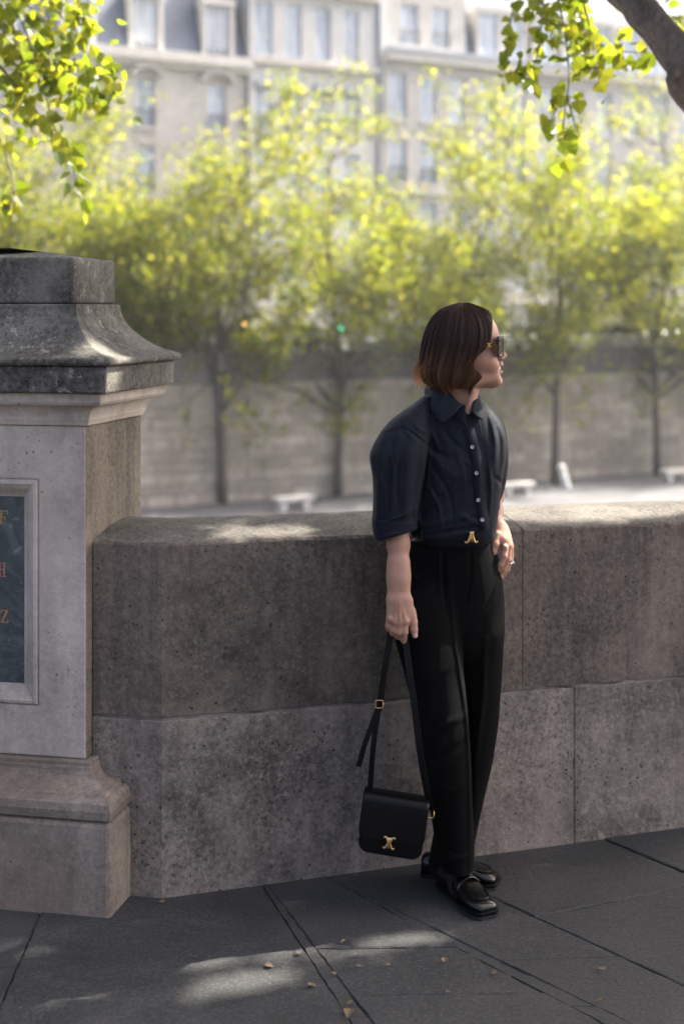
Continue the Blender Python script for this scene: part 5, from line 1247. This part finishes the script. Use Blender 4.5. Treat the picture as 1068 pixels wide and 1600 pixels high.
# ---- socks and loafers
mb = MB(); mb.tube([W(713, 1335, 3.99), W(716, 1362, 3.985), W(720, 1384, 3.975), W(728, 1402, 3.95)], [.037, .036, .038, .034], 16); mb.build('sock', M['sock'], PERSON, True)
mb = MB(); mb.tube([W(690, 1345, 4.11), W(693, 1362, 4.11), W(700, 1376, 4.10)], [.036, .036, .034], 14); mb.build('sock', M['sock'], PERSON, True)
def loafer(heel, toe, flip, lift=0.0):
    """square-toed loafer from heel to toe on the pavement"""
    h_ = np.array([heel[0], heel[1], 0]); ax = np.array([toe[0] - heel[0], toe[1] - heel[1], 0]); L = np.linalg.norm(ax); ax /= L; sx = np.array([-ax[1], ax[0], 0]) * flip
    P = lambda s, w, z: tuple(h_ + ax * s * L + sx * w + np.array([0, 0, z + lift]))
    st = [0, .02, .06, .13, .22, .32, .42, .52, .62, .72, .82, .90, .955, .985, 1.0]
    hwO = [.014, .024, .029, .031, .031, .030, .031, .034, .038, .041, .0415, .039, .034, .028, .020]     # half widths
    mid = [0, 0, 0, .001, .001, .0, -.001, -.001, 0, .001, .002, .003, .004, .004, .004]
    top = [.062, .070, .073, .072, .068, .075, .088, .083, .070, .058, .051, .046, .041, .035, .028]
    R = empty('loafer', (0, 0, 0)); bpy.data.objects.remove(R)
    n = 20; vs = []
    for i, s in enumerate(st):
        for k in range(n):
            a = 2 * math.pi * k / n; c_, s_ = math.cos(a), math.sin(a); z0 = .016; ht = top[i] - z0
            x = math.copysign(abs(c_) ** .75, c_) * hwO[i] * (1.0 if s_ < .2 else 1 - .22 * (s_ - .2)); z = z0 + ht * (.5 + .5 * math.copysign(abs(s_) ** .7, s_)); vs.append(P(s, mid[i] + x, z))
    fs = [tuple(range(n))[::-1], tuple(range((len(st) - 1) * n, len(st) * n))] + [(i * n + k, i * n + (k + 1) % n, (i + 1) * n + (k + 1) % n, (i + 1) * n + k) for i in range(len(st) - 1) for k in range(n)]
    up = mk('loafer', vs, fs, M['shoe'], PERSON, True); sub = up.modifiers.new('s', 'SUBSURF'); sub.levels = sub.render_levels = 1
    def outline(g, z0, z1, i0, i1, name, mat, bev=.002):
        pts = [(st[i], mid[i] + hwO[i] + g) for i in range(i0, i1)] + [(st[i], mid[i] - hwO[i] - g) for i in range(i1 - 1, i0 - 1, -1)]
        if i1 == len(st): pts = [(s + (g / L if s > .97 else 0), w) for s, w in pts]
        k = len(pts); mk(name, [P(s, w, z0) for s, w in pts] + [P(s, w, z1) for s, w in pts], [tuple(range(k))[::-1], tuple(range(k, 2 * k))] + [(j, (j + 1) % k, k + (j + 1) % k, k + j) for j in range(k)], mat, up, False, bev, 2)
    outline(.0045, .010, .020, 0, len(st), 'welt', M['leather']); outline(.002, .0, .0095, 5, len(st), 'sole', M['rubber']); outline(.0, .0, .0095, 0, 5, 'heel', M['rubber'])
    # raised apron seam round the toe and the strap across the instep
    seam = [P(.5, .030, .062), P(.62, .031, .056), P(.74, .030, .053), (P(.85, .027, .049)), P(.905, .016, .048), P(.92, .003, .0485), P(.905, -.011, .048), P(.85, -.023, .049), P(.74, -.028, .053), P(.62, -.031, .056), P(.5, -.031, .062)]
    mb = MB(); mb.tube(spline(seam, 4), .0015, 6); mb.build('apron_seam', M['shoe'], up, True)
    strap = [P(.56, .037, .028), P(.565, .034, .055), P(.57, .021, .074), P(.575, 0, .0805), P(.57, -.021, .074), P(.565, -.034, .055), P(.56, -.037, .028)]
    mb = MB(); mb.ribbon(spline(strap, 4), tuple(ax), .024, .004); mb.build('strap', M['shoe'], up, True)
    tong = [P(.40, 0, .094), P(.45, 0, .0905), P(.52, 0, .085), P(.58, 0, .079)]
    sheet('tongue', [[P(.395, .020, .080), P(.39, .010, .092), P(.388, 0, .096), P(.39, -.010, .092), P(.395, -.020, .080)], [P(.47, .024, .072), P(.47, .012, .086), P(.47, 0, .0895), P(.47, -.012, .086), P(.47, -.024, .072)], [P(.55, .026, .064), P(.55, .013, .078), P(.55, 0, .083), P(.55, -.013, .078), P(.55, -.026, .064)]], M['shoe'], up, .003)
    return up
loafer((0.288, 4.055), (0.392, 3.845), 1)
loafer((0.232, 4.135), (0.442, 4.055), 1)
# ---- jewellery
mb = MB(); n = 24; c = W(623, 936.5, 3.885)
P = [c + np.array((math.cos(2 * math.pi * k / n) * .0305, math.sin(2 * math.pi * k / n) * .0255, .0035 * math.cos(2 * math.pi * k / n + .4))) for k in range(n + 1)]; mb.tube(P, .0011, 6); mb.build('bracelet', M['gold'], PERSON, True)
mb = MB(); c = lp_(796, 879.5, .0155); P = [c + np.array((math.cos(2 * math.pi * k / n) * .0102, math.sin(2 * math.pi * k / n) * .0102, -.0028 * math.cos(2 * math.pi * k / n))) for k in range(n + 1)]; mb.tube(P, .0017, 6); ring = mb.build('ring', M['silver'], PERSON, True)
mb = MB(); c2 = c + np.array((.0095, -.006, .0005)); mb.tube([c2 - np.array((.003, -.002, 0)), c2, c2 + np.array((.003, -.002, 0))], [.0045, .0052, .003], 8); mb.build('ring_stone', M['silver'], ring)

# ---- sunglasses
sg = empty('x'); bpy.data.objects.remove(sg)
mb = MB()
def lens_slab(mb, s, u0, u1, l0, l1, y0, y1, rows=5):
    # slightly wrapped front, u0..u1 profile thickness in columns
    n = 8; vs = []; 
    ring = [(-1, -.72), (-.82, -1), (.82, -1), (1, -.72), (1, .78), (.86, 1), (-.86, 1), (-1, .78)]
    lc, lw = (l0 + l1) / 2, (l1 - l0) / 2; yc, yh = (y0 + y1) / 2, (y1 - y0) / 2
    for uu in (u0, u1):
        for a, b in ring:
            lat = lc + a * lw; wrap = -70 * lat * abs(lat) / .0055 * .0055 * 12; vs.append(HP(uu - abs(lat) ** 2 * 1500, yc + b * yh, s * lat))
    mb.add(vs, [tuple(range(n))[::-1], tuple(range(n, 2 * n))] + [(i, (i + 1) % n, n + (i + 1) % n, n + i) for i in range(n)])
for s in (1, -1): lens_slab(mb, s, 783.6, 785.6, .008, .066, 526, 554)
mb.cone = None
glass = mb.build('sunglasses', M['lens'], PERSON, False, .0012)
mb = MB()
for s in (1, -1):
    for (l0, l1, y0, y1) in ((.006, .068, 524.6, 527.2), (.006, .068, 552.8, 555.2), (.0655, .0695, 525, 555), (.006, .0095, 526, 553)): lens_slab(mb, s, 782.6, 786.2, l0, l1, y0, y1)
lens_slab(mb, 1, 783, 786, -.009, .009, 530, 536)
mb.build('frame', M['tortoise'], glass, False, .0008)
for s in (1, -1):
    mb = MB(); mb.ribbon([HP(771.5, 536, s * .0715), HP(765, 536.6, s * .0795), HP(750, 538, s * .084), HP(728, 541, s * .083)], (0, 0, 1), .013, .003); mb.build('temple', M['tortoise'], glass, False, .001)
    mb = MB(); mb.ribbon([HP(771.8, 536, s * .066), HP(772, 536, s * .0735)], (0, 0, 1), .02, .008); mb.build('hinge', M['tortoise'], glass, False, .001)
emblem(HP(763.5, 538, .0835), tuple(fw), (0, 0, 1), .0052, glass, 'temple_emblem')

# ---- hair: volume under thousands of fine locks
hs = [(473.2, 717, 729, HD, .009), (474.6, 709, 737, HD, .022), (477, 700, 745, HD, .036), (482, 690, 757, HD, .053), (490, 680, 770, HD, .068), (502, 672, 782, HD, .080), (516, 666, 788, HD, .088), (532, 661.5, 790, HD, .093), (548, 658.5, 786, HD, .095), (562, 656.5, 778, HD, .096), (576, 655.5, 770, HD, .096), (588, 656.5, 764, HD, .094), (598, 661, 756, HD, .088), (605, 671, 748, HD, .076)]
front_y = np.array([470, 485, 498, 512, 525, 537, 546, 554, 562, 570, 577, 583, 588, 594, 600, 608.0]); front_x = np.array([772, 771, 768.5, 768, 767, 763, 756, 746, 740, 738, 742, 751, 753, 748, 742, 736.0])
fz = np.array([W(0, y, HD)[2] for y in front_y]); fxw = np.array([W(x, 0, HD)[0] for x in front_x]) - HC[0]
def front_cut(f, x, y, z):
    lim = np.interp(z[0, 0], fz[::-1], fxw[::-1])[None, None]; u = (x - HC[0]) * fw[0] + (y - HC[1]) * fw[1]; lat = (x - HC[0]) * ls[0] + (y - HC[1]) * ls[1]
    g = u - (lim - .012 * np.exp(-(lat / .03) ** 2)); k = .008; h = np.clip(.5 - .5 * (f - g) / k, 0, 1); return f * (1 - h) + g * h + k * h * (1 - h)
F = Field((0.17, 3.84, 1.40), (0.50, 4.16, 1.69), 0.0026)
prm = F.loft(hs, .004, 2.1, HY, .006, extra=front_cut, grow=-.004)
# hollow underneath so the neck and jaw stay clear
F.cone(W(712, 640, 4.01), W(716, 592, 4.0), .066, .060, .008, 'cut'); F.ell(HP(752, 585, 0), (.052, .064, .040), .006, 'cut', yaw=HY)
HV, HF = F.surface(); del F
hair = mk_np('hair', HV, HF, M['hair'], PERSON); hair['label'] = 'dark brown chin length bob with lighter ends'
def hair_col(z, r, n):
    t = np.clip((1.545 - z) / .11, 0, 1) ** 1.3 * (.25 + .75 * r); base = np.array([.048, .0225, .0135]); hi = np.array([.4, .19, .085]); lo = np.array([.012, .007, .0055])
    c = base * (1 - t)[:, None] + hi * t[:, None]; c = c * (.35 + 1.3 * n)[:, None] + lo * .15; return np.concatenate([c, np.ones((len(c), 1))], 1)
tint_attr(hair, hair_col(HV[:, 2], np.full(len(HV), .12), np.full(len(HV), .2)))
fine, CX, CY, A_, B_ = prm
rng = np.random.default_rng(5); ztop, zend = fine[-1], fine[0]
SVs, SFs, SCs = [], [], []; base = 0
NS, SG = 4200, 16
lk = [(rng.uniform(-math.pi, math.pi), rng.uniform(-.0015, .0065), 1.0 if rng.random() < .34 else rng.random() * .3, rng.uniform(-.009, .008), rng.uniform(0, 6.28), rng.random()) for _ in range(120)]
for i in range(NS):
    th = rng.uniform(math.radians(-178), math.radians(178))               # 0 = forward, +90 = camera side
    L_ = lk[rng.integers(0, 120)]; loose = rng.random() < .12
    if not loose: th = L_[0] + rng.normal() * .020
    r2 = np.clip(L_[5] * .6 + rng.random() * .4, 0, 1); hi_lock = L_[2] * rng.uniform(.6, 1)
    lift = rng.uniform(0, .006) if loose else L_[1] + rng.normal() * .0008; zb = zend + rng.uniform(-.011, .010) + .006 * math.sin(th * 5 + 1) + (.012 if abs(th) < .6 else 0); zs_ = np.linspace(ztop - .001 - rng.random() ** 2 * .05, zb, SG); ph = rng.uniform(0, 6.28) if loose else L_[4] + rng.normal() * .25; zs_ = zs_ + L_[3] * np.linspace(0, 1, SG) ** 3
    sp = np.linspace(0, 1, SG); cx, cy, a, b = (np.interp(zs_, fine, t) for t in (CX, CY, A_, B_))
    thv = th + .07 * np.sin(sp * 4 + ph) * sp + .05 * math.sin(ph) * sp
    curl = np.clip((sp - .8) / .2, 0, 1); g = lift + .0035 * np.sin(sp * 3.1 + ph) * sp - curl ** 2 * .010 * (.3 + r2)
    u = np.sign(np.cos(thv)) * np.abs(np.cos(thv)) ** .95 * (a + g); v = np.sign(np.sin(thv)) * np.abs(np.sin(thv)) ** .95 * (b + g)
    lim = np.interp(zs_, fz[::-1], fxw[::-1]) - (HC[0] * 0); off = cx - HC[0]; u = np.minimum(u, lim - off + rng.normal() * .0012 - .002 - .012 * np.exp(-(v / .03) ** 2))
    if i % 15 == 0: th = rng.choice([-1, 1]) * rng.uniform(2.3, 3.1); thv = th + 0 * sp; u = -np.abs(np.cos(thv)) * (a + g); v = np.sin(thv) * (b + g); r2 = 1.0; hi_lock = 1.0
    if i % 15 == 0:                                                         # flick at the back of the neck
        w = np.clip((sp - .62) / .38, 0, 1); u = u - w ** 1.6 * rng.uniform(.004, .05); v = v * (1 - .3 * w); zs_ = zs_ + w ** 2.2 * rng.uniform(.004, .04)
    X = np.stack([cx, cy, zs_], 1) + u[:, None] * fw + v[:, None] * np.array([ls[0], ls[1], 0])
    rad = .0014 * np.clip(1.15 - sp, .12, 1) * rng.uniform(.6, 1.2); T = np.gradient(X, axis=0); T /= np.linalg.norm(T, axis=1)[:, None]
    n1 = np.cross(T, np.array([.3, .5, .2])); n1 /= np.linalg.norm(n1, axis=1)[:, None]; n2 = np.cross(T, n1)
    for k in range(3): SVs.append(X + (n1 * math.cos(k * 2.094) + n2 * math.sin(k * 2.094)) * rad[:, None])
    id3 = base + np.arange(3 * SG).reshape(3, SG)
    for k in range(3): SFs.append(np.stack([id3[k, :-1], id3[(k + 1) % 3, :-1], id3[(k + 1) % 3, 1:], id3[k, 1:]], 1))
    cc = hair_col(zs_, np.full(SG, hi_lock), np.full(SG, r2))
    if i % 15 == 0: cc[:, :3] *= 1 + 1.2 * w[:, None]  # flick ends brightened in the tint to look sunlit
    SCs += [cc, cc, cc]; base += 3 * SG
locks = mk_np('hair_locks', np.concatenate(SVs), np.concatenate(SFs), M['hair'], hair); tint_attr(locks, np.concatenate(SCs))

# ================================================================ HANDBAG held in her right hand
bag = empty('handbag', tuple(W(616, 1290, 3.9))); tag(bag, 'black leather flap handbag with gold clasp hanging from the woman\'s hand', 'handbag')
bx = np.array([.985, -.10, -.125]); bx /= np.linalg.norm(bx); bz = np.array([.105, .05, 1.0]); bz -= bx * (bx @ bz); bz /= np.linalg.norm(bz); by = np.cross(bz, bx)      # width, up, depth away
BO = W(614, 1289, 3.88)
def BP(x, y, z): return tuple(BO + bx * x + by * y + bz * z)
hw, hh, dp = .087, .076, .033
def rrect(w, h, r, n=5, rt=None):
    out = []; rt = r if rt is None else rt
    for cx, cz, a0, rr in ((w - rt, h - rt, 0, rt), (-w + rt, h - rt, 90, rt), (-w + r, -h + r, 180, r), (w - r, -h + r, 270, r)):
        for k in range(n + 1): a = math.radians(a0 + 90 * k / n); out.append((cx + rr * math.cos(a), cz + rr * math.sin(a)))
    return out
def bslab(name, pts, y0, y1, mat, parent, bev, off=(0, 0)):
    k = len(pts); return mk(name, [BP(x + off[0], y0, z + off[1]) for x, z in pts] + [BP(x + off[0], y1, z + off[1]) for x, z in pts], [tuple(range(k))[::-1], tuple(range(k, 2 * k))] + [(j, (j + 1) % k, k + (j + 1) % k, k + j) for j in range(k)], mat, parent, True, bev, 3)
bslab('body', rrect(hw, hh, .028, rt=.012), -dp, dp, M['leather'], bag, .006)
# flap wraps over the top and down the front
prof = [(dp + .001, hh - .02), (dp + .003, hh - .002), (dp - .008, hh + .006), (-dp + .012, hh + .006), (-dp - .004, hh - .004), (-dp - .0075, hh - .02), (-dp - .0078, -.004), (-dp - .0072, -.024), (-dp - .007, -.036)]
rows = []
for i, (y, z) in enumerate(prof):
    w = hw + .003 - (.010 if i == len(prof) - 1 else (.003 if i == len(prof) - 2 else 0)); rows.append([BP(w * t, y, z) for t in (-1, -.6, 0, .6, 1)])
sheet('flap', rows, M['leather'], bag, .004)
emblem(BO + bx * -.004 + by * (-dp - .013) + bz * -.036, tuple(bx), tuple(bz), .0142, bag, 'clasp')
# strap ends with gold rings, strap up to the fist and back
pL, pR = np.array(BP(-hw + .012, .004, hh + .004)), np.array(BP(hw + .010, .0, hh - .034))
hand_in, hand_out = W(609.5, 984, 3.895), W(631, 1000, 3.894)
mid = [W(611, 986, 3.898), W(620, 983, 3.90), W(628, 988, 3.90)]
bk = W(592, 1100, 3.895)
mb = MB(); mb.ribbon(spline([pL, W(583, 1165, 3.89), bk + np.array([-.001, 0, -.01])], 6), (1, 0, 0), .015, .003); mb.build('strap', M['leather'], bag, False, .0008)
mb = MB(); mb.ribbon(spline([bk + np.array([.0, .003, -.02]), W(601, 1045, 3.895), W(608, 1005, 3.897)] + mid + [W(633, 1003, 3.893), W(645, 1090, 3.865), W(658, 1190, 3.85), pR + np.array([0, -.006, .012])], 6), (1, -.25, 0), .0175, .003); mb.build('strap', M['leather'], bag, False, .0008)
mb = MB(); mb.ribbon(spline([bk + np.array([-.004, -.004, -.012]), W(580, 1135, 3.888), W(569, 1165, 3.885), W(560, 1198, 3.885)], 6), (1, 0, .3), .0145, .003); mb.build('strap_tail', M['leather'], bag, False, .0008)
def gold_ring(c, w, h, name):
    pts = rrect(w, h, min(w, h) * .5, 4); P = [np.array(c) + np.array([x, -.003, z]) for x, z in pts]; P.append(P[0]); mb = MB(); mb.tube(P, .0016, 6); mb.build(name, M['gold'], bag, True)
gold_ring(bk, .0108, .0105, 'buckle'); gold_ring(np.array(BP(hw + .010, -.003, hh - .030)), .0085, .010, 'strap_ring')
# ================================================================ HAZE: thin volume added for the veil of backlight flare
mh = bpy.data.materials.new('flare veil haze'); mh.use_nodes = True; mh.node_tree.nodes.clear()
ho = mh.node_tree.nodes.new('ShaderNodeOutputMaterial'); hv = mh.node_tree.nodes.new('ShaderNodeVolumePrincipled')
hv.inputs['Color'].default_value = (0.95, 0.97, 1.0, 1); hv.inputs['Density'].default_value = 0.0003; hv.inputs['Anisotropy'].default_value = 0.35
mh.node_tree.links.new(hv.outputs[0], ho.inputs['Volume'])
mb = MB(); mb.box((-420, -60, -12.5), (420, 420, 34)); hz = mb.build('haze', mh); tag(hz, kind='stuff')
